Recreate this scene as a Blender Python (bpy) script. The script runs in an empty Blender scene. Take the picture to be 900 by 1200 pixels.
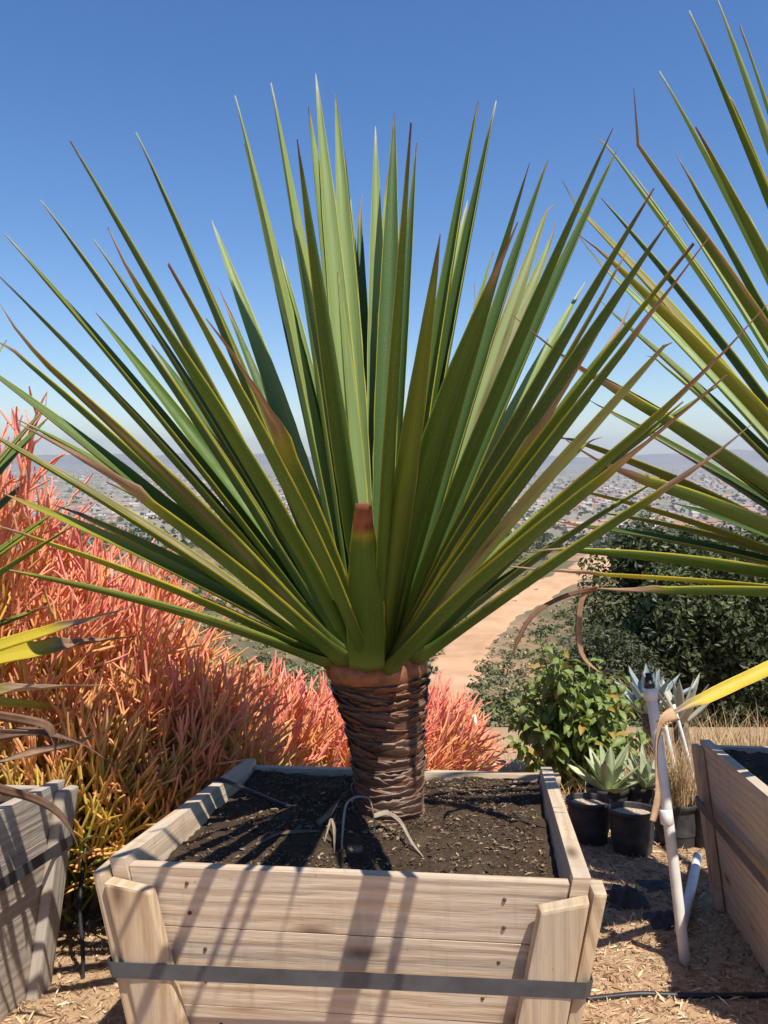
import bpy, bmesh, math, random
import numpy as np
from mathutils import Vector, Matrix, Quaternion, noise as mnoise

random.seed(7); rng = np.random.default_rng(11)
scn = bpy.context.scene
COL = scn.collection
R = math.radians

# ------------------------------------------------------------------ camera
CAM = Vector((0, 0, 1.06))
PITCH = math.atan(65/970)                       # the lens looks a little below the horizon
cam_d = bpy.data.cameras.new('camera'); cam = bpy.data.objects.new('camera', cam_d); COL.objects.link(cam)
cam.location = CAM; cam.rotation_euler = (R(90)-PITCH, 0, 0)
cam_d.sensor_fit = 'VERTICAL'; cam_d.sensor_height = 36; cam_d.lens = 36*970/1200
cam_d.clip_start = 0.02; cam_d.clip_end = 60000
scn.camera = cam

# ------------------------------------------------------------------ sky and sun
SUN_AZ, SUN_EL = R(38), R(64)                   # behind the camera, to its right
SUN = Vector((math.sin(SUN_AZ)*math.cos(SUN_EL), -math.cos(SUN_AZ)*math.cos(SUN_EL), math.sin(SUN_EL)))
world = bpy.data.worlds.new('World'); scn.world = world; world.use_nodes = True
wn = world.node_tree.nodes; wl = world.node_tree.links
sky = wn.new('ShaderNodeTexSky'); sky.sky_type = 'NISHITA'; sky.sun_disc = False
sky.sun_elevation = SUN_EL; sky.sun_rotation = math.pi-SUN_AZ
sky.altitude = 200; sky.air_density = 1.0; sky.dust_density = 0.2; sky.ozone_density = 3.0
hsv = wn.new('ShaderNodeHueSaturation'); hsv.inputs['Saturation'].default_value = 1.27; hsv.inputs['Hue'].default_value = .508      # clear dry-air blue
wl.new(sky.outputs[0], hsv.inputs['Color']); wl.new(hsv.outputs[0], wn['Background'].inputs[0]); wn['Background'].inputs[1].default_value = 0.108
sl = bpy.data.lights.new('sun', 'SUN'); sl.energy = 5.0; sl.angle = R(0.53); sl.color = (1.0, 0.93, 0.82)
so = bpy.data.objects.new('sun', sl); COL.objects.link(so); so.rotation_euler = SUN.to_track_quat('Z', 'Y').to_euler()
so.location = SUN*30
scn.view_settings.view_transform = 'Standard'; scn.view_settings.look = 'None'
scn.view_settings.gamma = 1; scn.view_settings.exposure = 0.45
scn.render.resolution_x = 768; scn.render.resolution_y = 1024

# ------------------------------------------------------------------ helpers
CP, SP = math.cos(PITCH), math.sin(PITCH)
def ray(px, py):
    u = (px-450)/970; v = (600-py)/970
    return Vector((u, CP+v*SP, -SP+v*CP))
def at(px, py, Y):
    d = ray(px, py); return CAM + d*(Y/d.y)

def tag(o, label=None, cat=None, group=None, kind=None):
    if label: o['label'] = label
    if cat: o['category'] = cat
    if group: o['group'] = group
    if kind: o['kind'] = kind
    return o
def empty(name, loc, quat=None):
    o = bpy.data.objects.new(name, None); COL.objects.link(o); o.location = loc; o.empty_display_size = .1
    if quat is not None:
        o.rotation_mode = 'QUATERNION'; o.rotation_quaternion = quat
    return o
def link(name, me, parent=None, mat=None):
    o = bpy.data.objects.new(name, me); COL.objects.link(o)
    if parent is not None: o.parent = parent
    if mat is not None and not me.materials: me.materials.append(mat)
    return o
def fast_mesh(name, V, F, C=None, smooth=True, UV=None):
    V = np.asarray(V, dtype=np.float32); F = np.asarray(F, dtype=np.int32); k = F.shape[1]
    me = bpy.data.meshes.new(name)
    me.vertices.add(len(V)); me.vertices.foreach_set('co', V.ravel())
    me.loops.add(F.size); me.loops.foreach_set('vertex_index', F.ravel())
    me.polygons.add(len(F)); me.polygons.foreach_set('loop_start', np.arange(0, F.size, k, dtype=np.int32))
    me.update(calc_edges=True)
    if C is not None:
        a = me.color_attributes.new('Col', 'FLOAT_COLOR', 'POINT')
        C = np.asarray(C, dtype=np.float32)
        if C.shape[1] == 3: C = np.hstack([C, np.ones((len(C), 1), np.float32)])
        a.data.foreach_set('color', C.ravel())
    if UV is not None:
        u = me.uv_layers.new(name='UVMap'); u.data.foreach_set('uv', np.asarray(UV, np.float32)[F.ravel()].ravel())
    me.polygons.foreach_set('use_smooth', np.full(len(F), smooth, dtype=bool))
    return me
def bm_mesh(name, bm, smooth=False):
    me = bpy.data.meshes.new(name); bm.to_mesh(me); bm.free()
    me.polygons.foreach_set('use_smooth', np.full(len(me.polygons), smooth, dtype=bool))
    return me
def nrm(a): return a/np.maximum(np.linalg.norm(a, axis=-1, keepdims=True), 1e-9)
def tube_path(P, rad, sides=8, cap=True):
    """one tube along a polyline; returns verts, quads"""
    P = np.asarray(P, float); n = len(P); rad = np.broadcast_to(np.asarray(rad, float), (n,))
    T = nrm(np.gradient(P, axis=0)); ref = np.array([.31, .17, .93])
    V = []
    A = np.cross(T[0], ref); A /= np.linalg.norm(A)
    for i in range(n):
        A = A-T[i]*A.dot(T[i]); A /= np.linalg.norm(A); B = np.cross(T[i], A)
        for k in range(sides):
            t = 2*math.pi*k/sides; V.append(P[i]+rad[i]*(math.cos(t)*A+math.sin(t)*B))
    F = [(i*sides+k, i*sides+(k+1) % sides, (i+1)*sides+(k+1) % sides, (i+1)*sides+k) for i in range(n-1) for k in range(sides)]
    if cap:
        V += [P[0], P[-1]]; a, b = len(V)-2, len(V)-1; e = (n-1)*sides
        for k in range(sides):
            F.append((a, (k+1) % sides, k, k)); F.append((b, e+k, e+(k+1) % sides, e+(k+1) % sides))
    return V, F
def poly_mesh(name, V, F, smooth=True):
    F = [tuple(dict.fromkeys(f)) for f in F]
    me = bpy.data.meshes.new(name); me.from_pydata([tuple(v) for v in V], [], F)
    me.polygons.foreach_set('use_smooth', np.full(len(me.polygons), smooth, dtype=bool)); me.update()
    return me
def lathe(name, prof, sides=28, smooth=True):
    V = []; F = []; n = len(prof)
    for r, z in prof:
        for k in range(sides):
            t = 2*math.pi*k/sides; V.append((r*math.cos(t), r*math.sin(t), z))
    for i in range(n-1):
        for k in range(sides):
            F.append((i*sides+k, i*sides+(k+1) % sides, (i+1)*sides+(k+1) % sides, (i+1)*sides+k))
    return poly_mesh(name, V, F, smooth)

# ------------------------------------------------------------------ materials
class NT:
    def __init__(s, name):
        s.m = bpy.data.materials.new(name); s.m.use_nodes = True; s.t = s.m.node_tree; s.n = s.t.nodes; s.l = s.t.links
        s.b = s.n['Principled BSDF']; s.out = s.n['Material Output']
    def new(s, typ, **kw):
        x = s.n.new(typ)
        for k, v in kw.items():
            if k.startswith('i_'):
                x.inputs[k[2:].replace('_', ' ')].default_value = v
            else: setattr(x, k, v)
        return x
    def noise(s, vec, scale, detail=4, rough=.55, dist=0):
        x = s.new('ShaderNodeTexNoise'); x.inputs['Scale'].default_value = scale; x.inputs['Detail'].default_value = detail
        x.inputs['Roughness'].default_value = rough; x.inputs['Distortion'].default_value = dist
        if vec is not None: s.l.new(vec, x.inputs['Vector'])
        return x.outputs['Fac']
    def ramp(s, fac, stops, interp='LINEAR'):
        x = s.new('ShaderNodeValToRGB'); cr = x.color_ramp; cr.interpolation = interp
        while len(cr.elements) < len(stops): cr.elements.new(.5)
        for e, (p, c) in zip(cr.elements, stops):
            e.position = p; e.color = tuple(c)+(1,) if len(c) == 3 else c
        s.l.new(fac, x.inputs[0]); return x.outputs[0]
    def mix(s, fac, a, b, mode='MIX'):
        x = s.new('ShaderNodeMix', data_type='RGBA', blend_type=mode)
        for i, v in ((0, fac), (6, a), (7, b)):
            if isinstance(v, (int, float)): x.inputs[i].default_value = v
            elif isinstance(v, tuple): x.inputs[i].default_value = v+(1,) if len(v) == 3 else v
            else: s.l.new(v, x.inputs[i])
        return x.outputs[2]
    def math(s, op, a, b=0.0, clamp=False):
        x = s.new('ShaderNodeMath', operation=op); x.use_clamp = clamp
        for i, v in ((0, a), (1, b)):
            if isinstance(v, (int, float)): x.inputs[i].default_value = v
            else: s.l.new(v, x.inputs[i])
        return x.outputs[0]
    def mapping(s, vec, scale=(1, 1, 1), loc=(0, 0, 0)):
        x = s.new('ShaderNodeMapping'); x.inputs['Scale'].default_value = scale; x.inputs['Location'].default_value = loc
        s.l.new(vec, x.inputs['Vector']); return x.outputs[0]
    def bump(s, h, strength=.3, dist=.01, normal=None):
        x = s.new('ShaderNodeBump'); x.inputs['Strength'].default_value = strength; x.inputs['Distance'].default_value = dist
        s.l.new(h, x.inputs['Height'])
        if normal is not None: s.l.new(normal, x.inputs['Normal'])
        s.l.new(x.outputs[0], s.b.inputs['Normal']); return x.outputs[0]
    def col(s, c):
        if isinstance(c, tuple): s.b.inputs['Base Color'].default_value = c+(1,)
        else: s.l.new(c, s.b.inputs['Base Color'])
    def set(s, rough=None, spec=None, metal=None):
        if rough is not None: s.b.inputs['Roughness'].default_value = rough
        if spec is not None: s.b.inputs['Specular IOR Level'].default_value = spec
        if metal is not None: s.b.inputs['Metallic'].default_value = metal
    def obj(s): return s.new('ShaderNodeTexCoord').outputs['Object']
    def pos(s): return s.new('ShaderNodeNewGeometry').outputs['Position']
    def rnd(s): return s.new('ShaderNodeObjectInfo').outputs['Random']
    def translucent(s, colr, fac):
        tr = s.new('ShaderNodeBsdfTranslucent'); mx = s.new('ShaderNodeMixShader'); mx.inputs[0].default_value = fac
        if isinstance(colr, tuple): tr.inputs[0].default_value = colr+(1,)
        else: s.l.new(colr, tr.inputs[0])
        s.l.new(s.b.outputs[0], mx.inputs[1]); s.l.new(tr.outputs[0], mx.inputs[2]); s.l.new(mx.outputs[0], s.out.inputs[0])

M = {}
def mat_leaf(name='sword_leaf', tl=.24):
    s = NT(name); att = s.new('ShaderNodeVertexColor', layer_name='Col').outputs[0]
    uv = s.new('ShaderNodeUVMap').outputs[0]
    streak = s.noise(s.mapping(uv, (1.2, 90, 1)), 3, 3, .6)
    blot = s.noise(s.mapping(uv, (14, 30, 1)), 1, 4, .6)
    c = s.mix(s.math('MULTIPLY', s.ramp(streak, [(.3, (0, 0, 0)), (.75, (1, 1, 1))]), .75), att, s.mix(1.0, att, (1.5, 1.42, 1.5), 'MULTIPLY'))
    c = s.mix(s.math('MULTIPLY', s.ramp(blot, [(.55, (0, 0, 0)), (.75, (1, 1, 1))]), .35), c, s.mix(1.0, c, (.75, .72, .6), 'MULTIPLY'))
    speck = s.new('ShaderNodeTexVoronoi', voronoi_dimensions='2D'); speck.inputs['Scale'].default_value = 1; s.l.new(s.mapping(uv, (70, 110, 1)), speck.inputs['Vector'])
    c = s.mix(s.math('MULTIPLY', s.math('LESS_THAN', speck.outputs['Distance'], .10), .55), c, (.26, .20, .10))
    s.col(c); s.set(.42, .38)
    rr = s.ramp(blot, [(.3, (.42,)*3), (.7, (.62,)*3)]); s.l.new(rr, s.b.inputs['Roughness'])
    s.bump(streak, .5, .002)
    s.translucent(s.mix(1.0, c, (1.45, 1.95, .55), 'MULTIPLY'), tl)
    return s.m
M['leaf'] = mat_leaf(); M['agave'] = mat_leaf('agave_leaf', .08)
def mat_vcol(name, rough=.55, spec=.3, tl=0.0, nscale=60, namt=.35):
    s = NT(name); att = s.new('ShaderNodeVertexColor', layer_name='Col').outputs[0]
    n = s.noise(s.pos(), nscale, 3)
    c = s.mix(namt, att, s.mix(1.0, att, s.ramp(n, [(.25, (.55, .5, .45)), (.75, (1.5, 1.5, 1.45))]), 'MULTIPLY'))
    s.col(c); s.set(rough, spec)
    if tl: s.translucent(s.mix(1.0, c, (1.4, 1.35, .6), 'MULTIPLY'), tl)
    return s.m
M['stick'] = mat_vcol('fire_stick', .5, .25, .12, 45, .3)
M['foliage'] = mat_vcol('foliage', .5, .35, .2, 30, .35)
M['dry'] = mat_vcol('dry_matter', .85, .1, .15, 80, .4)
M['litter'] = mat_vcol('litter', .9, .08, 0, 90, .5)
M['far'] = mat_vcol('far_scrub', .9, .05, 0, .8, .4)

def mat_wood(name, base, dark, grey, seedoff):
    s = NT(name); uv = s.new('ShaderNodeUVMap').outputs[0]
    add = s.new('ShaderNodeVectorMath', operation='ADD'); cx = s.new('ShaderNodeCombineXYZ')
    r = s.rnd(); s.l.new(s.math('MULTIPLY', r, 37.0), cx.inputs[0]); s.l.new(s.math('MULTIPLY', r, 11.3), cx.inputs[1]); cx.inputs[2].default_value = seedoff
    s.l.new(uv, add.inputs[0]); s.l.new(cx.outputs[0], add.inputs[1]); v = add.outputs[0]
    warp = s.noise(s.mapping(v, (2.2, 9, 1)), 1, 3)
    w = s.new('ShaderNodeTexWave', wave_type='BANDS', bands_direction='Y'); w.inputs['Scale'].default_value = 11
    w.inputs['Distortion'].default_value = 14; w.inputs['Detail'].default_value = 5; w.inputs['Detail Scale'].default_value = .55; w.inputs['Detail Roughness'].default_value = .62
    s.l.new(s.mapping(v, (.16, 1, 1)), w.inputs['Vector'])
    fib = s.noise(s.mapping(v, (2.2, 150, 1)), 1, 5, .7)
    stain = s.noise(s.mapping(v, (3.5, 8, 1)), 1, 5, .6)
    c = s.mix(s.math('MULTIPLY', w.outputs['Fac'], .75), base, dark)
    c = s.mix(s.ramp(fib, [(.35, (0, 0, 0)), (.8, (.6,)*3)]), c, s.mix(1.0, c, (.66, .6, .53), 'MULTIPLY'))
    c = s.mix(s.ramp(stain, [(.40, (0, 0, 0)), (.66, (.85,)*3)]), c, grey)
    knot = s.new('ShaderNodeTexVoronoi', voronoi_dimensions='2D'); knot.inputs['Scale'].default_value = 1
    s.l.new(s.mapping(v, (2.6, 7.5, 1)), knot.inputs['Vector'])
    km = s.ramp(knot.outputs['Distance'], [(.03, (1, 1, 1)), (.13, (0, 0, 0))])
    sepk = s.new('ShaderNodeSeparateColor'); s.l.new(knot.outputs['Color'], sepk.inputs[0]); km = s.math('MULTIPLY', km, s.math('GREATER_THAN', sepk.outputs[0], .62))
    halo = s.math('MULTIPLY', s.ramp(knot.outputs['Distance'], [(.08, (.6,)*3), (.30, (0, 0, 0))]), s.math('GREATER_THAN', sepk.outputs[0], .62)); c = s.mix(halo, c, dark)
    c = s.mix(s.math('MULTIPLY', km, .8), c, (.12, .07, .04))
    pit = s.noise(s.mapping(v, (55, 75, 1)), 1, 2)
    c = s.mix(s.ramp(pit, [(.71, (0, 0, 0)), (.77, (.7,)*3)]), c, (.15, .10, .06))
    streak = s.noise(s.mapping(v, (24, 3.0, 1)), 1, 3, .6)
    c = s.mix(s.ramp(streak, [(.55, (0, 0, 0)), (.75, (.5,)*3)]), c, (.30, .235, .17))
    s.col(c); s.set(.78, .2)
    h = s.math('ADD', s.math('MULTIPLY', w.outputs['Fac'], .8), s.math('MULTIPLY', fib, 1.3))
    h = s.math('SUBTRACT', h, s.math('MULTIPLY', km, .8))
    s.bump(h, .6, .0018)
    return s.m
M['wood'] = mat_wood('weathered_plank', (.63, .50, .36), (.46, .33, .21), (.50, .43, .34), 0)
M['wood_cleat'] = mat_wood('cleat_wood', (.62, .47, .30), (.44, .30, .17), (.46, .38, .28), 5)
M['wood_grey'] = mat_wood('grey_plank', (.50, .43, .35), (.36, .30, .23), (.42, .38, .33), 9)

def mat_simple(name, c, rough=.6, spec=.3, metal=0, var=.25, scale=30, bump=.0, bdist=.003):
    s = NT(name); p = s.obj(); n = s.noise(p, scale, 5, .6)
    d = tuple(x*(1-var) for x in c); b = tuple(min(1, x*(1+var)) for x in c)
    s.col(s.ramp(n, [(.3, d), (.7, b)])); s.set(rough, spec, metal)
    if bump: s.bump(n, bump, bdist)
    return s.m
M['strap'] = mat_simple('steel_strap', (.085, .09, .10), .5, .5, .3, .3, 14)
M['pvc'] = mat_simple('white_pvc', (.74, .72, .67), .45, .4, 0, .12, 18)
M['pot'] = mat_simple('black_plastic', (.05, .051, .054), .55, .35, 0, .45, 22, .1)
M['black'] = mat_simple('black_poly', (.022, .022, .024), .45, .4, 0, .4, 25)
M['film'] = mat_simple('black_film', (.06, .058, .056), .75, .2, 0, .4, 25)
M['bark'] = mat_simple('bark', (.16, .12, .085), .9, .1, 0, .5, 40, .6)
M['twig'] = mat_simple('twig', (.17, .075, .05), .7, .2, 0, .4, 60, .3)
M['potsoil'] = mat_simple('potting_mix', (.48, .37, .26), .95, .05, 0, .6, 120, .8, .01)
M['stone'] = mat_simple('pale_stone', (.48, .44, .38), .85, .15, 0, .3, 20, .5, .01)

def mat_soil():
    s = NT('box_soil'); p = s.obj()
    n1 = s.noise(p, 9, 6, .7); n2 = s.noise(p, 70, 5, .7)
    c = s.ramp(n1, [(.3, (.042, .029, .020)), (.55, (.085, .059, .039)), (.75, (.16, .115, .078))])
    c = s.mix(s.ramp(n2, [(.35, (0, 0, 0)), (.7, (.8,)*3)]), c, (.11, .077, .052))
    s.col(c); s.set(.95, .05); s.bump(s.math('ADD', n2, n1), .9, .02); return s.m
M['soil'] = mat_soil()
def mat_trunk():
    s = NT('ringed_trunk'); p = s.obj()
    n = s.noise(s.mapping(p, (9, 9, 60)), 1, 5, .65); n2 = s.noise(p, 14, 4)
    c = s.ramp(n, [(.28, (.03, .016, .011)), (.48, (.09, .042, .026)), (.62, (.17, .085, .05)), (.80, (.28, .19, .13))])
    c = s.mix(s.ramp(n2, [(.5, (0, 0, 0)), (.7, (.6,)*3)]), c, (.16, .055, .028))
    s.col(c); s.set(.6, .3); s.bump(n, .8, .006); return s.m
M['trunk'] = mat_trunk()
def mat_scar():
    s = NT('leaf_scar'); att = s.new('ShaderNodeVertexColor', layer_name='Col').outputs[0]
    p = s.pos(); n = s.noise(s.mapping(p, (25, 25, 160)), 1, 4, .65); n2 = s.noise(p, 22, 4)
    c = s.mix(1.0, att, s.ramp(n, [(.25, (.4, .36, .32)), (.75, (1.45, 1.4, 1.35))]), 'MULTIPLY')
    c = s.mix(s.ramp(n2, [(.52, (0, 0, 0)), (.72, (.35,)*3)]), c, (.20, .075, .035))
    s.col(c); s.set(.48, .45); s.bump(n, .6, .003); return s.m
M['scar'] = mat_scar()
M['collar'] = mat_simple('red_collar', (.26, .095, .04), .5, .4, 0, .55, 26, .5, .006)

# ------------------------------------------------------------------ terrain
YK = np.array([-40, 6, 7, 8.5, 12, 20, 30, 45, 65, 100, 150, 190, 225, 300, 400, 700, 1000, 1500, 3000, 8000, 30000.])
DK = np.array([1.06-.156*40, 1.996, 2.3, 2.95, 4.9, 8.6, 11.8, 14.6, 16.6, 19.0, 20.8, 21.2, 25, 36, 52, 70, 78, 84, 90, 97, 104.])
def sm(a, b, x):
    t = min(1, max(0, (x-a)/(b-a))); return t*t*(3-2*t)
LK = np.log(YK+60.0)
def drop(y):
    """mean fall of the land below the lens, smoothed in distance"""
    if y < 5.2: return 1.06+.156*y
    l = math.log(y+60); h = .012 if y < 20 else .05
    return float(np.mean(np.interp(l+np.linspace(-h, h, 5), LK, DK)))
_dy = np.concatenate([np.linspace(-40, 20, 400), np.geomspace(20.2, 29000, 900)]); _dd = np.array([drop(y) for y in _dy])
def ground(x, y):
    z = CAM.z-float(np.interp(y, _dy, _dd))
    if y > 6:
        a = sm(6, 30, y)*(1-sm(210, 400, y))
        n = mnoise.noise((x/26, y/30, 1.7))*1.6+mnoise.noise((x/9, y/11, 5.1))*.55+mnoise.noise((x/3, y/3.4, 8.1))*.16
        z += a*n*min(1, y/45)
        z += sm(300, 800, y)*(mnoise.noise((x/420, y/500, 3.3))*4)
    else:
        z += .012*mnoise.noise((x*2.1, y*2.1, 4))*sm(2.6, 3.4, y)
    return z
def hit(px, py, y0=8., y1=20000.):
    d = ray(px, py); y = y0
    while y < y1:
        p = CAM+d*(y/d.y)
        if p.z < ground(p.x, y): return Vector((p.x, y, ground(p.x, y)))
        y *= 1.006
    return None
def build_ground():
    ys = np.concatenate([np.linspace(-38, .4, 16), np.geomspace(.62, 14000, 300)]); us = np.linspace(-1, 1, 181); us = np.sign(us)*np.abs(us)**1.35
    V = []
    for y in ys:
        w = 7+1.15*max(0, y)+max(0, -y)*.4
        for u in us: V.append((u*w, y, ground(u*w, y)))
    nx = len(us); F = [(j*nx+i, j*nx+i+1, (j+1)*nx+i+1, (j+1)*nx+i) for j in range(len(ys)-1) for i in range(nx-1)]
    s = NT('ground'); p = s.pos(); sep = s.new('ShaderNodeSeparateXYZ'); s.l.new(p, sep.inputs[0]); Y = sep.outputs[1]
    n1 = s.noise(p, 2.2, 6, .65); n2 = s.noise(p, 34, 5, .7); n3 = s.noise(p, .9, 3)
    near = s.ramp(n2, [(.28, (.27, .175, .10)), (.5, (.44, .30, .185)), (.72, (.58, .43, .28))])
    near = s.mix(s.ramp(n1, [(.4, (0, 0, 0)), (.65, (.7,)*3)]), near, (.52, .335, .19))
    near = s.mix(s.ramp(n3, [(.5, (0, 0, 0)), (.7, (.45,)*3)]), near, (.34, .235, .15))
    m1 = s.noise(s.mapping(p, (.055, .04, .05)), 1, 7, .62); m2 = s.noise(s.mapping(p, (.6, .4, .5)), 1, 5, .7)
    scrub = s.ramp(m1, [(.36, (.42, .25, .145)), (.45, (.25, .18, .105)), (.54, (.15, .125, .07)), (.66, (.085, .085, .045))])
    scrub = s.mix(s.ramp(m2, [(.42, (0, 0, 0)), (.66, (.7,)*3)]), scrub, (.17, .135, .08))
    q1 = s.noise(s.mapping(p, (.010, .006, .01)), 1, 6, .7); q2 = s.noise(s.mapping(p, (.05, .03, .05)), 1, 4, .7)
    plain = s.ramp(q1, [(.32, (.33, .25, .18)), (.5, (.20, .19, .14)), (.64, (.10, .115, .07)), (.75, (.27, .23, .18))])
    plain = s.mix(s.ramp(q2, [(.5, (0, 0, 0)), (.62, (.75,)*3)]), plain, (.33, .30, .27))
    f1 = s.new('ShaderNodeMapRange'); f1.inputs[1].default_value = 5.0; f1.inputs[2].default_value = 11; s.l.new(Y, f1.inputs[0])
    f2 = s.new('ShaderNodeMapRange'); f2.inputs[1].default_value = 260; f2.inputs[2].default_value = 600; s.l.new(Y, f2.inputs[0])
    c = s.mix(f1.outputs[0], near, scrub); c = s.mix(f2.outputs[0], c, plain)
    s.col(c); s.set(.95, .08); s.bump(s.math('ADD', n2, n1), .8, .02)
    o = link('ground', fast_mesh('ground', V, F), mat=s.m); tag(o, kind='structure')
build_ground()

def build_road():
    mids = [(478, 905, 60), (505, 860, 66), (520, 820, 74), (533, 785, 76), (552, 752, 74), (585, 722, 72), (630, 697, 74), (672, 672, 70), (705, 651, 62), (745, 636, 50), (800, 627, 44)]
    pts = [hit(a, b, 14) for a, b, w in mids]
    # even out, then sweep a wobbling track width
    P = []
    for i in range(len(pts)-1):
        p0, p1, p2, p3 = (pts[max(0, i-1)], pts[i], pts[i+1], pts[min(len(pts)-1, i+2)])
        for k in range(14):
            t = k/14
            P.append(.5*((2*p1)+(p2-p0)*t+(2*p0-5*p1+4*p2-p3)*t*t+(3*p1-p0-3*p2+p3)*t**3))
    P.append(pts[-1]); V = []; W = 12
    for i, p in enumerate(P):
        t = (P[min(i+1, len(P)-1)]-P[max(i-1, 0)]); n = Vector((t.y, -t.x, 0)).normalized()
        hw = (1.95+.013*(p.y-40))*(1+.13*mnoise.noise((i*.35, 0, 0)))
        for k in range(W+1):
            u = k/W*2-1; e = .25*mnoise.noise((i*.6, u*3, 7))*abs(u)**4*hw
            q = p+n*(u*hw+e); V.append((q.x, q.y, ground(q.x, q.y)+.16-.06*math.exp(-((abs(u)-.45)/.14)**2)-.22*abs(u)**6))
    F = [(i*(W+1)+k, i*(W+1)+k+1, (i+1)*(W+1)+k+1, (i+1)*(W+1)+k) for i in range(len(P)-1) for k in range(W)]
    s = NT('dirt_road'); p = s.pos(); n1 = s.noise(s.mapping(p, (.25, .18, .2)), 1, 6, .6); n2 = s.noise(p, 2.2, 5, .7)
    c = s.ramp(n1, [(.3, (.43, .25, .135)), (.55, (.55, .34, .195)), (.75, (.60, .40, .25))]); c = s.mix(s.math('MULTIPLY', n2, .5), c, (.41, .26, .16))
    s.col(c); s.set(.95, .05); s.bump(n2, .5, .1)
    tag(link('dirt_road', fast_mesh('dirt_road', V, F), mat=s.m), kind='structure')
build_road()

def build_mountains():
    nx, ny = 260, 26; V = []
    for j in range(ny):
        for i in range(nx):
            x = -9500+19000*i/(nx-1); v = j/(ny-1); y = 10800+2200*v
            h = 100+70*mnoise.noise((x/2600, 1.3, 0))+120*math.exp(-((x-5600)/1700)**2)+50*math.exp(-((x+3000)/1500)**2)
            h *= 1-abs(2*v-1)**1.6
            h *= 1+.35*mnoise.noise((x/700, y/700, 2))+.18*mnoise.noise((x/260, y/260, 6))
            V.append((x, y, ground(x, y)-4+max(0, h)))
    F = [(j*nx+i, j*nx+i+1, (j+1)*nx+i+1, (j+1)*nx+i) for j in range(ny-1) for i in range(nx-1)]
    s = NT('mountain'); p = s.pos(); n = s.noise(s.mapping(p, (.003, .003, .003)), 1, 6, .65)
    s.col(s.ramp(n, [(.35, (.13, .12, .08)), (.65, (.26, .21, .15))])); s.set(.95, .05)
    tag(link('mountains', fast_mesh('mountains', V, F), mat=s.m), kind='structure')
build_mountains()

# scrub on the slopes below and the trees of the far suburb: uncountable, one object each
def blob_cloud(centres, sizes, leaves, cols, flat=.75, lsize=.16):
    n = len(centres); Vs = []; Cs = []
    for c, sz, k in zip(centres, sizes, cols):
        m = leaves; d = nrm(rng.normal(size=(m, 3))); d[:, 2] = np.abs(d[:, 2])
        lump = 1+.35*np.sin(d[:, 0]*5+c[0])*np.sin(d[:, 1]*5+c[1])
        p = np.array(c)+d*(rng.uniform(.55, 1., (m, 1))*sz*lump[:, None])*np.array([1, 1, flat])
        a = nrm(rng.normal(size=(m, 3))); b = nrm(np.cross(a, d+rng.normal(size=(m, 3))*.5))
        ls = sz*lsize*rng.uniform(.7, 1.4, (m, 1))
        q = np.stack([p-a*ls, p-b*ls*.7, p+a*ls, p+b*ls*.7], 1); Vs.append(q.reshape(-1, 3))
        cc = np.array(k)*rng.uniform(.7, 1.35, (m, 1)); Cs.append(np.repeat(cc, 4, 0))
    V = np.concatenate(Vs); F = np.arange(len(V)).reshape(-1, 4); return V, F, np.concatenate(Cs)
def road_px(x, y, z):
    d = Vector((x, y, z))-CAM; v = Vector((d.x, d.y*CP-d.z*SP, d.y*SP+d.z*CP)); return 450+970*v.x/v.y, 600-970*v.z/v.y
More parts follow.
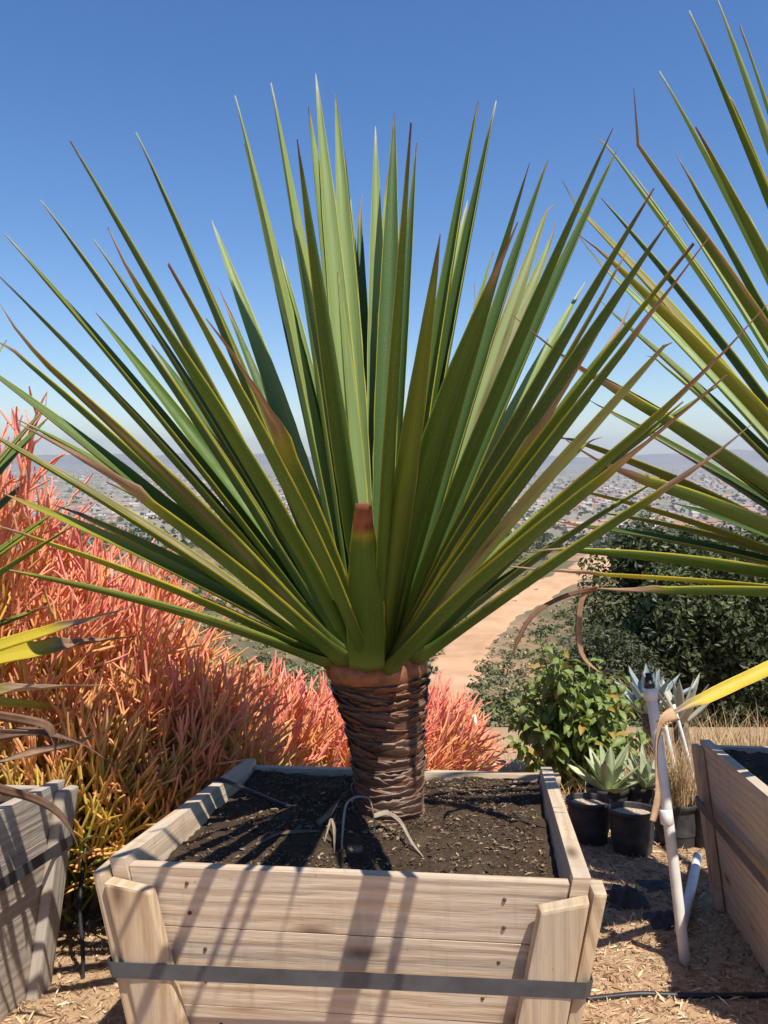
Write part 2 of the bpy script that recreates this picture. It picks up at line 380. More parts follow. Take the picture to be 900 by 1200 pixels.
def build_scrub():
    C, S, K = [], [], []
    roadline = [(470, 930), (505, 860), (520, 820), (533, 785), (552, 752), (585, 722), (630, 697), (672, 672), (705, 651), (745, 636), (820, 625)]
    while len(C) < 1500:
        y = math.exp(random.uniform(math.log(22), math.log(260))); x = random.uniform(-.34, .34)*(y+4)
        if mnoise.noise((x/9, y/14, 9)) < random.uniform(-.5, .25): continue
        z = ground(x, y); px, py = road_px(x, y, z)
        dmin = 1e9
        for (ax, ay), (bx, by) in zip(roadline[:-1], roadline[1:]):
            t = max(0, min(1, ((px-ax)*(bx-ax)+(py-ay)*(by-ay))/((bx-ax)**2+(by-ay)**2))); dmin = min(dmin, math.hypot(px-ax-t*(bx-ax), py-ay-t*(by-ay)))
        if dmin < 27+8*random.random(): continue
        if 590 < px < 660 and 740 < py < 860 and random.random() < .5: continue
        C.append((x, y, z)); S.append(random.uniform(.25, .85)*(1+.004*y))
        K.append(random.choice([(.12, .13, .06), (.085, .11, .05), (.20, .18, .095), (.15, .155, .085), (.07, .085, .045)]))
    keep = len(C); k2 = 0
    while k2 < 6500:                             # dry tufts and seedlings between the bushes
        y = math.exp(random.uniform(math.log(24), math.log(170))); x = random.uniform(-.32, .32)*(y+4); z = ground(x, y); px, py = road_px(x, y, z); dmin = 1e9
        for (ax, ay), (bx, by) in zip(roadline[:-1], roadline[1:]):
            t = max(0, min(1, ((px-ax)*(bx-ax)+(py-ay)*(by-ay))/((bx-ax)**2+(by-ay)**2))); dmin = min(dmin, math.hypot(px-ax-t*(bx-ax), py-ay-t*(by-ay)))
        k2 += 1
        if dmin < 19+6*random.random(): continue
        C.append((x, y, z)); S.append(random.uniform(.12, .42)); K.append(random.choice([(.30, .25, .14), (.22, .20, .11), (.14, .15, .07), (.36, .28, .16)]))
    V, F, Cc = blob_cloud(C[:keep], S[:keep], 90, K[:keep], .8, .16); V2, F2, C2 = blob_cloud(C[keep:], S[keep:], 16, K[keep:], .8, .36)
    F = np.concatenate([F, F2+len(V)]); V = np.concatenate([V, V2]); Cc = np.concatenate([Cc, C2])
    tag(link('hillside_scrub', fast_mesh('hillside_scrub', V, F, Cc, False), mat=M['far']), 'low grey green scrub dotted over the slope below', 'scrub', kind='stuff')
    C, S, K = [], [], []
    while len(C) < 5200:
        y = math.exp(random.uniform(math.log(520), math.log(5500))); x = random.uniform(-.62, .62)*y
        C.append((x, y, ground(x, y)+1)); S.append(random.uniform(1.6, 4.6)); K.append(random.choice([(.05, .07, .035), (.075, .09, .045), (.10, .10, .06)]))
    V, F, Cc = blob_cloud(C, S, 16, K, 1.1, .42)
    tag(link('suburb_trees', fast_mesh('suburb_trees', V, F, Cc, False), mat=M['far']), 'dark trees scattered among the far houses', 'trees', kind='stuff')
build_scrub()

# far houses
def build_houses():
    walls = [mat_simple('house_wall_%d' % i, c, .8, .2, 0, .08, .4) for i, c in enumerate([(.66, .62, .55), (.58, .48, .38), (.72, .70, .66)])]
    roofs = [mat_simple('house_roof_%d' % i, c, .85, .15, 0, .2, 1.5) for i, c in enumerate([(.30, .26, .24), (.36, .21, .15), (.22, .21, .21)])]
    glass = mat_simple('house_glass', (.05, .06, .07), .15, .5)
    wm, rm, gm = [], [], []
    for i in range(3):
        a, b, h = [(7.5, 5, 3.2), (9, 5.5, 5.4), (6.5, 5.5, 3)][i]
        bm = bmesh.new(); bmesh.ops.create_cube(bm, size=1, matrix=Matrix.Translation((0, 0, h/2-1))@Matrix.Diagonal((2*a, 2*b, h+2, 1)))
        vs = [bm.verts.new(p) for p in ((-a, -b, h), (-a, b, h), (-a, 0, h+2.1), (a, -b, h), (a, b, h), (a, 0, h+2.1))]
        bm.faces.new((vs[0], vs[2], vs[1])); bm.faces.new((vs[3], vs[4], vs[5])); me = bm_mesh('wall', bm); me.materials.append(walls[i]); wm.append(me)
        bm = bmesh.new(); e = .6
        for sgn in (-1, 1):
            q = [bm.verts.new(p) for p in ((-a-e, sgn*(b+e), h-.35), (a+e, sgn*(b+e), h-.35), (a+e, 0, h+2.2), (-a-e, 0, h+2.2))]
            q2 = [bm.verts.new(v.co+Vector((0, 0, .3))) for v in q]
            bm.faces.new(q); bm.faces.new(q2)
            for k in range(4): bm.faces.new((q[k], q[(k+1) % 4], q2[(k+1) % 4], q2[k]))
        bmesh.ops.recalc_face_normals(bm, faces=bm.faces); me = bm_mesh('roof', bm); me.materials.append(roofs[i]); rm.append(me)
        bm = bmesh.new(); bmesh.ops.create_cube(bm, size=1, matrix=Matrix.Diagonal((1.6, .12, 1.2, 1))); me = bm_mesh('window', bm); me.materials.append(glass); gm.append((me, b, a))
    n = 0
    while n < 260:
        y = math.exp(random.uniform(math.log(780), math.log(2900)))
        lo = random.random()
        px = random.uniform(470, 905) if lo < .72 else random.uniform(150, 420)
        x = (px-450)/970*y
        if mnoise.noise((x/260, y/330, 2.5)) < -.12: continue
        k = random.randrange(3); z = ground(x, y)
        r = empty('house', (x, y, z)); r.rotation_euler.z = random.choice([0, 0, math.pi/2])+.25+random.uniform(-.15, .15)
        lab = ['small pale cream house with grey roof in the far suburb', 'two storey tan house with brown tile roof in the far suburb', 'low white house with dark roof in the far suburb'][k]
        tag(r, lab, 'house', 'houses of the far suburb, '+['cream', 'tan', 'white'][k])
        link('wall', wm[k], r); link('roof', rm[k], r)
        if y < 1500:
            me, b, a = gm[k]
            for q in (-.5, .5):
                w = link('window', me, r); w.location = (q*a, -b-.02, 1.7)
        n += 1
build_houses()
def more_roofs():
    """the rest of the suburb, each house walls and a pitched roof of its own, too far to tell apart"""
    V, F, C = [], [], []
    for _ in range(2600):
        y = math.exp(random.uniform(math.log(800), math.log(6500))); x = random.uniform(-.5, .5)*y
        if mnoise.noise((x/260, y/330, 2.5)) < -.2: continue
        a, b, h = random.uniform(5, 9), random.uniform(4, 6), random.uniform(2.8, 5); z = ground(x, y); t = .25+random.choice([0, 1.57]); c, s_ = math.cos(t), math.sin(t); n0 = len(V)
        for (u, v, w) in ((-a, -b, -1), (a, -b, -1), (a, b, -1), (-a, b, -1), (-a, -b, h), (a, -b, h), (a, b, h), (-a, b, h), (-a, 0, h+2), (a, 0, h+2)): V.append((x+u*c-v*s_, y+u*s_+v*c, z+w))
        F += [tuple(n0+i for i in f) for f in ((0, 1, 5, 4), (1, 2, 6, 5), (2, 3, 7, 6), (3, 0, 4, 7), (4, 5, 9, 8), (6, 7, 8, 9), (5, 6, 9, 9), (7, 4, 8, 8))]
        wc = random.choice([(.66, .62, .55), (.58, .5, .42), (.72, .70, .66)]); rc_ = random.choice([(.30, .26, .24), (.36, .22, .16), (.25, .24, .23), (.42, .38, .34)]); C += [wc]*4+[rc_]*6
    me = poly_mesh('suburb', V, F, False); a = me.color_attributes.new('Col', 'FLOAT_COLOR', 'POINT'); a.data.foreach_set('color', np.hstack([np.array(C), np.ones((len(C), 1))]).astype(np.float32).ravel())
    tag(link('suburb', me, mat=M['far']), 'mass of tiny houses fading across the far plain', 'suburb', kind='stuff')
more_roofs()

# ------------------------------------------------------------------ planter boxes
TILT = math.atan(.156)
def box_quat(yaw): return Quaternion((1, 0, 0), -TILT) @ Quaternion((0, 0, 1), R(yaw))
def plank(name, corners, e_len, e_wid, parent, mat, bev=.0011, wob=.0008):
    """corners: 8 points, bottom quad then top quad"""
    bm = bmesh.new()
    j = lambda: Vector((random.uniform(-wob, wob), random.uniform(-wob, wob), random.uniform(-wob, wob)))
    vs = [bm.verts.new(Vector(c)+j()) for c in corners]
    for f in ((3, 2, 1, 0), (4, 5, 6, 7), (0, 1, 5, 4), (1, 2, 6, 5), (2, 3, 7, 6), (3, 0, 4, 7)): bm.faces.new([vs[i] for i in f])
    bmesh.ops.recalc_face_normals(bm, faces=bm.faces)
    bmesh.ops.bevel(bm, geom=list(bm.edges), offset=bev, segments=2, affect='EDGES', profile=.6)
    uv = bm.loops.layers.uv.new('UVMap'); eL = Vector(e_len).normalized(); eW = Vector(e_wid).normalized(); eT = eL.cross(eW)
    for f in bm.faces:
        endg = abs(f.normal.dot(eL)) > .7
        for l in f.loops:
            p = l.vert.co
            if endg: l[uv].uv = (p.dot(eT)*.25, p.dot(eW))
            elif abs(f.normal.dot(eT)) > .5: l[uv].uv = (p.dot(eL), p.dot(eW))
            else: l[uv].uv = (p.dot(eL), p.dot(eW)+p.dot(eT))
    return link(name, bm_mesh(name, bm), parent, mat)
A, HB, TP, TH = .455, .55, .185, .032           # half width at rim, height, inward lean per metre, plank thickness
M['nail'] = mat_simple('rusty_nail', (.10, .06, .045), .7, .3, .4, .4, 200)
NAIL = lathe('nail', [(0, .0016), (.0030, .0015), (.0038, .0008), (.0038, -.004), (.002, -.02)], 10); NAIL.materials.append(M['nail'])
def build_box(name, rim_front, yaw, label, matp, matc, strap_depth=.185, side_rise=.016, TP=.185):
    q = box_quat(yaw); ly = q@Vector((0, 1, 0)); lz = q@Vector((0, 0, 1))
    base = rim_front+ly*A-lz*(HB+.012)
    o = empty(name, base, q); tag(o, label, 'planter box', 'wooden planter boxes in a row')
    half = lambda z: A-TP*(HB-z)
    zs = [0, .165, .165*2+.018, HB] ; gap = .0004
    def face_pts(side, z, t, s):                 # side: 0 front 1 right 2 back 3 left ; t: outward offset ; s: along -1..1 of inner width
        pass
    rows = [(0, .125), (.125, .275), (.275, .432), (.432, HB)]
    for k, (z0, z1) in enumerate(rows):
        b0, b1 = z0+(gap if k else 0), z1-gap
        for sgn in (-1, 1):                      # front (-1) and back (+1): between the side boards
            P = []
            for z in (b0, b1):
                h = half(z); w = h-TH-.002
                P += [(-w, sgn*h, z), (w, sgn*h, z), (w, sgn*(h-TH), z), (-w, sgn*(h-TH), z)]
            plank('plank', P, (1, 0, 0), (0, 0, 1), o, matp)
        for sgn in (-1, 1):                      # left and right: run full length past the ends
            P = []; b2 = b1+(side_rise if k == 3 else 0)
            for z in (b0, b2):
                h = half(z); e = h+.006
                P += [(sgn*h, -e, z), (sgn*h, e, z), (sgn*(h-TH), e, z), (sgn*(h-TH), -e, z)]
            plank('plank', P, (0, 1, 0), (0, 0, 1), o, matp)
    cw, ct = .092, .034
    for sx in (-1, 1):
        for sy in (-1, 1):
            # cleat on the front/back face, its top chamfered
            zt = HB-.016; P = []
            for z, c in ((0, 0), (zt, .02)):
                h = half(z)+.007; x1 = half(z)+.002; x0 = x1-cw
                P += [(sx*x0, sy*(h+ct), z-c), (sx*x1, sy*(h+ct), z-c*.2), (sx*x1, sy*h, z), (sx*x0, sy*h, z-c)]
            plank('cleat', P, (0, 0, 1), (1, 0, 0), o, matc, .006, .003)
            zt = HB-.004; P = []
            for z in (0, zt):
                h = half(z)+.003; y1 = half(z)+.034; y0 = y1-cw*.9
                P += [(sx*(h+ct*.75), sy*y0, z), (sx*(h+ct*.75), sy*y1, z), (sx*h, sy*y1, z), (sx*h, sy*y0, z)]
            plank('cleat', P, (0, 0, 1), (0, 1, 0), o, matc, .006, .003)
    # steel strap round the cleats
    zc = HB-strap_depth; V = []; F = []
    for dz in (-.0155, .0155):
        h = half(zc+dz)
        for off in (.0445, .0463):
            hx = h+off-.012; hy = h+off; c = .012
            ring = [(-hx+c, -hy), (0, -hy+.002), (hx-c, -hy), (hx, -hy+c), (hx, hy-c), (hx-c, hy), (-hx+c, hy), (-hx, hy-c), (-hx, -hy+c)]
            V += [(x, y, zc+dz+.006*(x/A)) for x, y in ring]
    n = 9
    for k in range(n):
        a, b = k, (k+1) % n; F += [(n+a, n+b, 3*n+b, 3*n+a), (a, 2*n+a, 2*n+b, b), (2*n+a, 3*n+a, 3*n+b, 2*n+b), (a, b, n+b, n+a)]
    link('strap', fast_mesh('strap', V, F, smooth=False), o, M['strap'])
    for (z0, z1) in rows[1:]:                    # nail heads at the board ends
        for sx in (-1, 1):
            for f in (.28, .74):
                z = z0+(z1-z0)*f; h = half(z); nl = link('nail', NAIL, o, M['nail']); nl.location = (sx*(h-.135-random.uniform(0, .02)), -h-.0006, z+random.uniform(-.006, .006)); nl.rotation_euler = (math.pi/2-TP, 0, 0)
    # nail slots in the front cleats, drawn as flat dark patches
    for sx in (-1, 1):
        for k, z in enumerate((HB-.115, HB-.245)):
            h = half(z)+.007+ct; cx = sx*(half(z)-.046+(.012 if k else -.004)); V = []; m = 14
            for i in range(m):
                t = 2*math.pi*i/m; rr = 1+.12*math.sin(2*t+sx+k)
                zz = z+.027*math.sin(t)*rr; V.append((cx+.0032*math.cos(t)*rr+TP*.0*(zz), -(half(zz)+.007+ct+.0012), zz))
            me = poly_mesh('nail_slot', V, [tuple(range(m))], False)
            link('nail_slot', me, o, M['black_hole'])
    return o, half, q, base
M['black_hole'] = mat_simple('dark_slot', (.03, .02, .013), .95, .05, 0, .5, 60)

def build_soil(o, half, dense, hump=.03):
    n = 64; V = []
    for j in range(n):
        for i in range(n):
            z0 = HB-.045; w = half(z0)-TH-.001
            u, v = i/(n-1)*2-1, j/(n-1)*2-1
            x, y = u*w, v*w
            z = z0+hump*(v*.55+.45)+.030*(1-u*u)*(1-v*v)
            z += .013*mnoise.noise((x*9, y*9, 2))+.008*mnoise.noise((x*27, y*27, 4))+.006*mnoise.noise((x*60, y*60, 8))
            if v > .98: z -= .0
            V.append((x, y, z))
    F = [(j*n+i, j*n+i+1, (j+1)*n+i+1, (j+1)*n+i) for j in range(n-1) for i in range(n-1)]
    s = link('soil', fast_mesh('soil', V, F), o, M['soil'])
    # litter on it: chips, twigs and leaf shreds, uncountable
    W = half(HB-.045)-TH-.02; hgt = np.array(V)[:, 2].reshape(n, n)
    Vs, Cs = [], []
    for k in range(dense):
        x, y = random.uniform(-W, W), random.uniform(-W, W)
        i = min(n-1, int((x/W+1)/2*(n-1))); j = min(n-1, int((y/W+1)/2*(n-1)))
        a = random.uniform(0, 6.28); L = random.choice([.0015, .002, .003, .003, .004, .005, .007])*random.uniform(.7, 1.4); B = L*random.uniform(.12, .5)
        dx, dy = math.cos(a), math.sin(a); tl = random.uniform(-.35, .35)
        c = np.array((x, y, hgt[j, i]+.003+abs(tl)*L*.6)); e = np.array((dx, dy, tl))*L; f = np.array((-dy, dx, random.uniform(-.4, .4)))*B
        Vs += [c-e, c+f+(0, 0, .002), c+e, c-f]
        g = random.choice([(.16, .11, .075), (.11, .075, .05), (.32, .25, .17), (.07, .045, .03), (.22, .15, .09)]); g = np.array(g)*random.uniform(.7, 1.2); Cs += [g]*4
    l = link('leaf_litter', fast_mesh('leaf_litter', Vs, np.arange(len(Vs)).reshape(-1, 4), Cs, False), o, M['litter']); l['kind'] = 'stuff'
    return hgt

F0 = at(401, 1017, 1.51)
box_main, half, qm, base_m = build_box('planter_box', F0, -7, 'pale weathered plank box with steel strap under the central sword-leaved plant', M['wood'], M['wood_cleat'])
hg = build_soil(box_main, half, 13000)
rim = lambda x, y: CAM.z-(.511+.156*y)
def box_front(rear_corner, sx, yaw):
    q = box_quat(yaw); return rear_corner-q@Vector((sx*A, 2*A, 0))
rc = at(821, 868, 2.74); F1 = box_front(rc, -1, -9)
box_r, half_r, qr, base_r = build_box('planter_box', F1, -9, 'wooden plank box beside the white standpipe and black pots', M['wood'], M['wood_cleat'], TP=.085)
build_soil(box_r, half_r, 1200)
rc = at(74, 916, 2.17); F2 = box_front(rc, 1, -6)
box_l, half_l, ql, base_l = build_box('planter_box', F2, -6, 'greyer plank box standing against the fire stick shrubs', M['wood_grey'], M['wood_grey'], .15, TP=.075)
build_soil(box_l, half_l, 600)

# ------------------------------------------------------------------ sword leaves
GREEN = np.array((.074, .136, .018)); PALE = np.array((.215, .295, .10)); DEEP = np.array((.058, .115, .025))  # sunlit leaves get the pale base colour, shaded ones the darker greens
YEL = np.array((.62, .50, .04)); OLIVE = np.array((.20, .20, .030)); BROWN = np.array((.15, .080, .048)); TAN = np.array((.40, .28, .18)); RED = np.array((.13, .055, .042)); GREY = np.array((.40, .38, .33))
def bez(P0, P1, P2, t): return (1-t)**2*P0+2*(1-t)*t*P1+t*t*P2
def sword(name, B, Tp, W, rhat, parent, origin, bow=.04, side=0.0, roll=0, base_col=GREEN, style='n', dry=.0, thick=.007, margin=.5, n=27, chan=.62, cut=None, prof=None, mat=None, curl=0, yfrac=0.):
    """one leaf from base B to tip Tp: channelled, thick in the middle, thin at its margins"""
    B = np.array(B, float); Tp = np.array(Tp, float); L = np.linalg.norm(Tp-B)
    up = np.array((0, 0, 1.)); r = np.array(rhat, float)
    sd = np.cross(Tp-B, up); sd = sd/max(np.linalg.norm(sd), 1e-6)
    P1 = B+(Tp-B)*.46+up*bow*L+sd*side*L
    m = 9; xs = np.array([-1, -.9, -.62, -.3, 0, .3, .62, .9, 1]); V = []; C = []; UV = []
    tmax = cut if cut else 1.0
    ts = np.linspace(0, 1, n)**1.0*tmax
    if prof is None: prof = ([0, .03, .09, .2, .38, .55, .75, .9, .97, 1.0], [1.75, 1.40, 1.0, .90, 1.0, .93, .66, .32, .13, .02])
    rndw = random.uniform(0, 50); keel = []
    for i, t in enumerate(ts):
        p = bez(B, P1, Tp, t); T = 2*(1-t)*(P1-B)+2*t*(Tp-P1); T = T/np.linalg.norm(T)
        if dry and t > 1-dry and curl:
            k = (t-(1-dry))/dry; p = p+curl*L*k*k*(up*-.8+sd*.6)
        nn = -r*T[2]+up*T.dot(r); nn = nn-T*nn.dot(T); l = np.linalg.norm(nn)
        nn = nn/l if l > 1e-4 else np.cross(T, sd)
        ro = roll*(.25+.75*t)
        d = 0
        wf = float(np.interp(t, prof[0], prof[1]))*W
        if dry and t > 1-dry:
            k = (t-(1-dry))/dry; d = 1; wf *= 1-.42*math.sin(min(1, k*1.4)*math.pi/2); ro += k*1.3*(1 if rndw > 25 else -1)+.25*math.sin(k*17)
        s = np.cross(T, nn); nn2 = nn*math.cos(ro)+s*math.sin(ro); s2 = np.cross(T, nn2)
        th = thick*(1.5-1.1*t if t < .9 else .35)*(1 if not d else .3)
        ch = chan*(1-.35*t)*(1.0 if not d else 1.8)
        w2 = wf/2
        for j, x in enumerate(xs):
            e = 1+(.09*mnoise.noise((t*19+rndw, x*2, 3)) if abs(x) == 1 else 0)
            V.append(p+s2*x*w2*e+nn2*(ch*w2*(x*x)))
        for j, x in enumerate(xs[::-1]):
            e = 1+(.09*mnoise.noise((t*19+rndw, x*2, 3)) if abs(x) == 1 else 0)
            V.append(p+s2*x*w2*e+nn2*(ch*w2*x*x-th*(1-x*x)**.6-.0008))
        for side_ in (0, 1):
            for x in (xs if side_ == 0 else xs[::-1]):
                c = base_col*(1+.10*mnoise.noise((t*5+rndw, x, 1)))
                if t < .10: c = c+(np.array((.20, .24, .05))-c)*(.7*(1-t/.10))
                yl = yfrac*sm(.15, .85, t+.2*x*mnoise.noise((rndw, t*3, 2)))
                c = c+(YEL*.8-c)*yl
                if abs(x) > .95: c = c+(YEL*.9-c)*min(1, margin*1.5)*sm(.05, .35, t)  # yellow margin, strengthened in colour so the edges look sunlit
                redge = sm(.35, .9, mnoise.noise((t*9+rndw, 7, 1))+.5) if abs(x) > .95 else 0
                c = c+(RED*.8-c)*.5*redge*(margin > .6)*sm(.3, .5, t)
                if style == 'r':
                    z = sm(.955+.02*mnoise.noise((rndw, x*2, 0)), .972, t); c = c+(RED*.8-c)*z
                    z = sm(.915, .945, t)*(1-sm(.945, .965, t)); c = c+(OLIVE*1.5-c)*z*.8
                elif style == 'n': c = c+(RED*.9-c)*.8*sm(.955, .985, t)
                elif style == 'w': c = c+(GREY-c)*.9*sm(.93, .985, t)
                if dry:
                    z = sm(1-dry*1.04+.04*mnoise.noise((x*3, rndw, 0)), 1-dry*.86, t); g = mnoise.noise((t*12+rndw, x*2.4, 5))*.5+.5
                    bc = BROWN+(TAN-BROWN)*max(0, min(1, g*1.6-.3)); yz = sm(1-dry*1.3, 1-dry, t); c = c+(YEL*.6-c)*yz*.45; c = c+(bc-c)*z
                C.append(c); UV.append((t*L, x*wf*.5))
    k = 2*m; F = [(i*k+j, i*k+(j+1) % k, (i+1)*k+(j+1) % k, (i+1)*k+j) for i in range(len(ts)-1) for j in range(k)]
    for e in (0, len(ts)-1):
        for j in range(m-1):
            q = (e*k+j, e*k+j+1, e*k+k-2-j, e*k+k-1-j); F.append(q if e else q[::-1])
    V = np.array(V)-np.array(origin); C = np.clip(np.array(C), .004, .9)
    me = fast_mesh(name, V, F, C, True, UV)
    return link(name, me, parent, mat or M['leaf'])

def solve_tip(px, py, B, L, sgn):
    d = ray(px, py); a = d.dot(d); oc = CAM-B; b = 2*d.dot(oc); c = oc.dot(oc)-L*L; disc = b*b-4*a*c
    s = -b/(2*a)
    if disc > 0: s += sgn*math.sqrt(disc)/(2*a)
    return CAM+d*s
def crown_leaf(plant, C0, rad, spec, i):
    x, y, L, sg = spec[:4]; kw = dict(spec[4]) if len(spec) > 4 else {}
    W = kw.pop('w', .062); B = C0.copy(); dz = kw.pop('dz', None)
    fwd = kw.pop('f', False)
    if dz is None: dz = random.uniform(-.30, -.10)
    Lf = random.uniform(1.16, 1.27)
    for _ in range(5):
        T = solve_tip(x, y, B, Lf, -1) if fwd else at(x, y, C0.y+dz) if sg < 0 else solve_tip(x, y, B, L, sg); v = T-C0; h = math.hypot(v.x, v.y); el = math.atan2(v.z, h)
        rh = Vector((v.x/max(h, 1e-4), v.y/max(h, 1e-4), 0))
        # the steeper a leaf stands, the nearer the growing point it springs from
        k = math.cos(max(0, el))**.7; B = C0+rh*(rad*(.28+.72*k))+Vector((0, 0, -.008+.11*(1-k)))
    if T.y < C0.y: W *= (random.uniform(.52, .70) if fwd else random.uniform(.66, .84))*(C0.y+T.y)/2/C0.y
    kw.setdefault('roll', random.uniform(-.8, .8) if abs(T.x-C0.x) > .35 and not fwd else random.uniform(-.4, .4))
    if kw.get('style', 'n') == 'n' and not kw.get('dry') and random.random() < .35: kw['dry'] = random.uniform(.05, .10)
    if kw.get('dry'): kw.setdefault('curl', random.uniform(-.035, .03)); kw.setdefault('bow', random.uniform(.02, .055)); kw.setdefault('side', random.uniform(-.012, .012))
    return sword('leaf', B, T, W, rh, plant, plant.location, **kw)
def D(**k): return k

# --- central plant
CY = 1.955
base_pt = at(455, 962, CY); C0 = at(441, 772, CY)
plant = empty('sword_leaf_plant', base_pt); tag(plant, 'large sword-leaved rosette on a ringed brown trunk in the central plank box', 'plant', 'sword-leaved plants in boxes')
pl, gr, dp = dict(base_col=PALE), dict(base_col=GREEN), dict(base_col=DEEP)
def P_(**k): return dict(pl, **k)
def G_(**k): return dict(gr, **k)
def K_(**k): return dict(dp, **k)
SPEC = [
 (-8, 664, 1.00, -1, G_(w=.05, style='r', margin=.55, bow=.05)), (-10, 614, 1.02, -1, G_(w=.055, dry=.10, yfrac=.45, margin=.7, bow=.05)),
 (-8, 575, 1.05, 1, G_(w=.042, dry=.08, yfrac=.4, bow=.05)), (58, 588, .95, 1, G_(w=.045, dry=.14, yfrac=.6, bow=.05)),
 (-40, 492, 1.12, -1, G_(w=.066, margin=.75, dry=.05, bow=.045)), (22, 484, 1.08, -1, G_(dz=-0.55, w=.074, dry=.30, margin=.8, bow=.045, roll=-.1)),
 (-38, 415, 1.25, 1, G_(w=.058, margin=.5)), (-6, 372, 1.16, -1, G_(dz=-0.5, w=.076, dry=.10, margin=.8, bow=.04, roll=.05)),
 (-14, 386, 1.25, 1, G_(w=.06, margin=.7)), (-2, 322, 1.30, 1, G_(w=.052, style='w')),
 (5, 273, 1.34, 1, G_(w=.052, margin=.5, style='w')), (48, 234, 1.32, 1, K_(w=.056, style='w')),
 (112, 366, 1.25, 1, G_(w=.048)), (110, 280, 1.25, 1, K_(w=.05, style='w')),
 (122, 275, 1.15, -1, G_(f=True, dz=-0.72, w=.070, margin=.5, roll=.15)), (83, 165, 1.36, -1, K_(w=.066, margin=.4, style='r')),
 (160, 155, 1.34, 1, K_(w=.070, style='w', roll=.3)), (178, 404, 1.2, 1, K_(w=.05, style='r')),
 (198, 308, 1.10, -1, G_(f=True, dz=-0.85, w=.074, style='r', margin=.7)), (256, 352, 1.02, -1, G_(dz=-0.92, w=.080, dry=.27, margin=.8, roll=-.15)),
 (257, 338, 1.2, 1, K_(w=.045, dry=.1)), (248, 258, 1.3, 1, P_(w=.058, style='w')),
 (226, 528, 1.05, 1, G_(w=.05, dry=.12, yfrac=.7)), (276, 112, 1.40, 1, P_(w=.066, style='w', roll=.5)),
 (287, 168, 1.34, 1, K_(w=.06)), (318, 97, 1.42, 1, P_(w=.072, style='w', roll=.55)),
 (362, 125, 1.36, 1, P_(w=.070, style='r', roll=.4)), (348, 163, 1.26, -1, G_(dz=-0.72, w=.058, style='r', roll=.6)),
 (380, 158, 1.36, 1, K_(w=.05, style='w')), (370, 86, 1.46, 1, P_(w=.058, style='w', roll=-.2)),
 (394, 143, 1.38, 1, P_(w=.045, style='w')), (404, 175, 1.34, 1, K_(w=.04)),
 (393, 106, 1.44, 1, P_(w=.056, style='r', roll=-.3)), (440, 148, 1.38, 1, P_(w=.054, style='w')),
 (455, 177, 1.34, 1, P_(w=.052)), (462, 131, 1.38, 1, K_(w=.060, style='r', roll=.3)),
 (481, 143, 1.34, -1, G_(f=True, w=.058, style='r', roll=.4)), (488, 167, 1.30, 1, K_(w=.04, style='r')),
 (421, 221, 1.30, 1, K_(w=.045)), (411, 233, 1.28, 1, P_(w=.04, style='w')),
 (516, 274, 1.06, -1, G_(dz=-0.92, w=.078, style='r', margin=.9, roll=-.25, bow=.02, yfrac=.12)), (548, 235, 1.28, 1, P_(w=.062, style='w')),
 (560, 118, 1.40, 1, G_(w=.058, style='r', roll=-.4)), (581, 118, 1.42, 1, K_(w=.056, style='w', roll=-.3)),
 (612, 252, 1.16, -1, G_(dz=-0.9, w=.080, side=.05, roll=-.1)), (621, 190, 1.30, -1, G_(f=True, dz=-0.72, w=.062, style='r', roll=-.5)),
 (642, 187, 1.36, 1, K_(w=.060)), (647, 228, 1.34, 1, P_(w=.055)),
 (654, 262, 1.30, 1, P_(w=.058)), (578, 295, 1.24, 1, P_(w=.05)),
 (563, 342, 1.18, 1, P_(w=.05)), (718, 150, 1.42, -1, G_(f=True, w=.066, style='r', roll=-.3)),
 (722, 177, 1.42, 1, K_(w=.060)), (766, 220, 1.38, -1, K_(f=True, dz=-0.35, w=.068, style='r')),
 (784, 258, 1.38, 1, K_(f=True, w=.070, style='r')), (812, 284, 1.36, 1, G_(f=True, w=.060, style='r')),
 (818, 297, 1.38, 1, K_(f=True, w=.058)), (734, 297, 1.24, -1, G_(dz=-0.5, w=.066, dry=.06)),
 (748, 360, 1.2, 1, K_(w=.05, dry=.14)), (874, 397, 1.30, -1, G_(f=True, dz=-0.35, w=.064, dry=.10, bow=.03, curl=-.04)),
 (808, 372, 1.28, 1, P_(f=True, w=.066, dry=.05)), (882, 508, 1.18, -1, G_(dz=-0.4, w=.060, dry=.22, margin=.6, bow=.02, curl=-.03)),
 (840, 455, 1.2, 1, G_(f=True, w=.062, dry=.14)), (690, 408, 1.02, -1, G_(dz=-0.85, w=.066, dry=.20, margin=.7, yfrac=.35, bow=.01)),
 (702, 506, 1.1, 1, P_(w=.06, dry=.1, yfrac=.3)), (775, 560, 1.05, 1, K_(w=.055)),
 (686, 330, 1.28, 1, P_(w=.055, style='w')), (608, 375, 1.22, 1, P_(w=.062, dry=.07)),
 (652, 452, 1.12, 1, P_(w=.06, style='w')), (800, 470, 1.2, -1, K_(w=.06)),
 (560, 468, 1.1, 1, P_(w=.055)), (330, 300, 1.28, 1, P_(w=.05, style='w')),
]
for i, sp in enumerate(SPEC): crown_leaf(plant, C0, .118, sp, i)
# leaves leaning away from the viewer, low in the fan
for k in range(9):
    az = R(20+140*(k+.5)/9+random.uniform(-5, 5)); el = R(random.uniform(14, 40)); rh = Vector((math.cos(az), math.sin(az), 0))
    L = random.uniform(1.05, 1.25); B = C0+rh*.09+Vector((0, 0, .03)); T = B+(rh*math.cos(el)+Vector((0, 0, math.sin(el))))*L
    sword('leaf', B, T, random.uniform(.05, .066), rh, plant, plant.location, bow=random.uniform(.02, .07), roll=random.uniform(-.2, .2), base_col=GREEN*.9+PALE*.2, style=random.choice('nrw'), margin=.4)
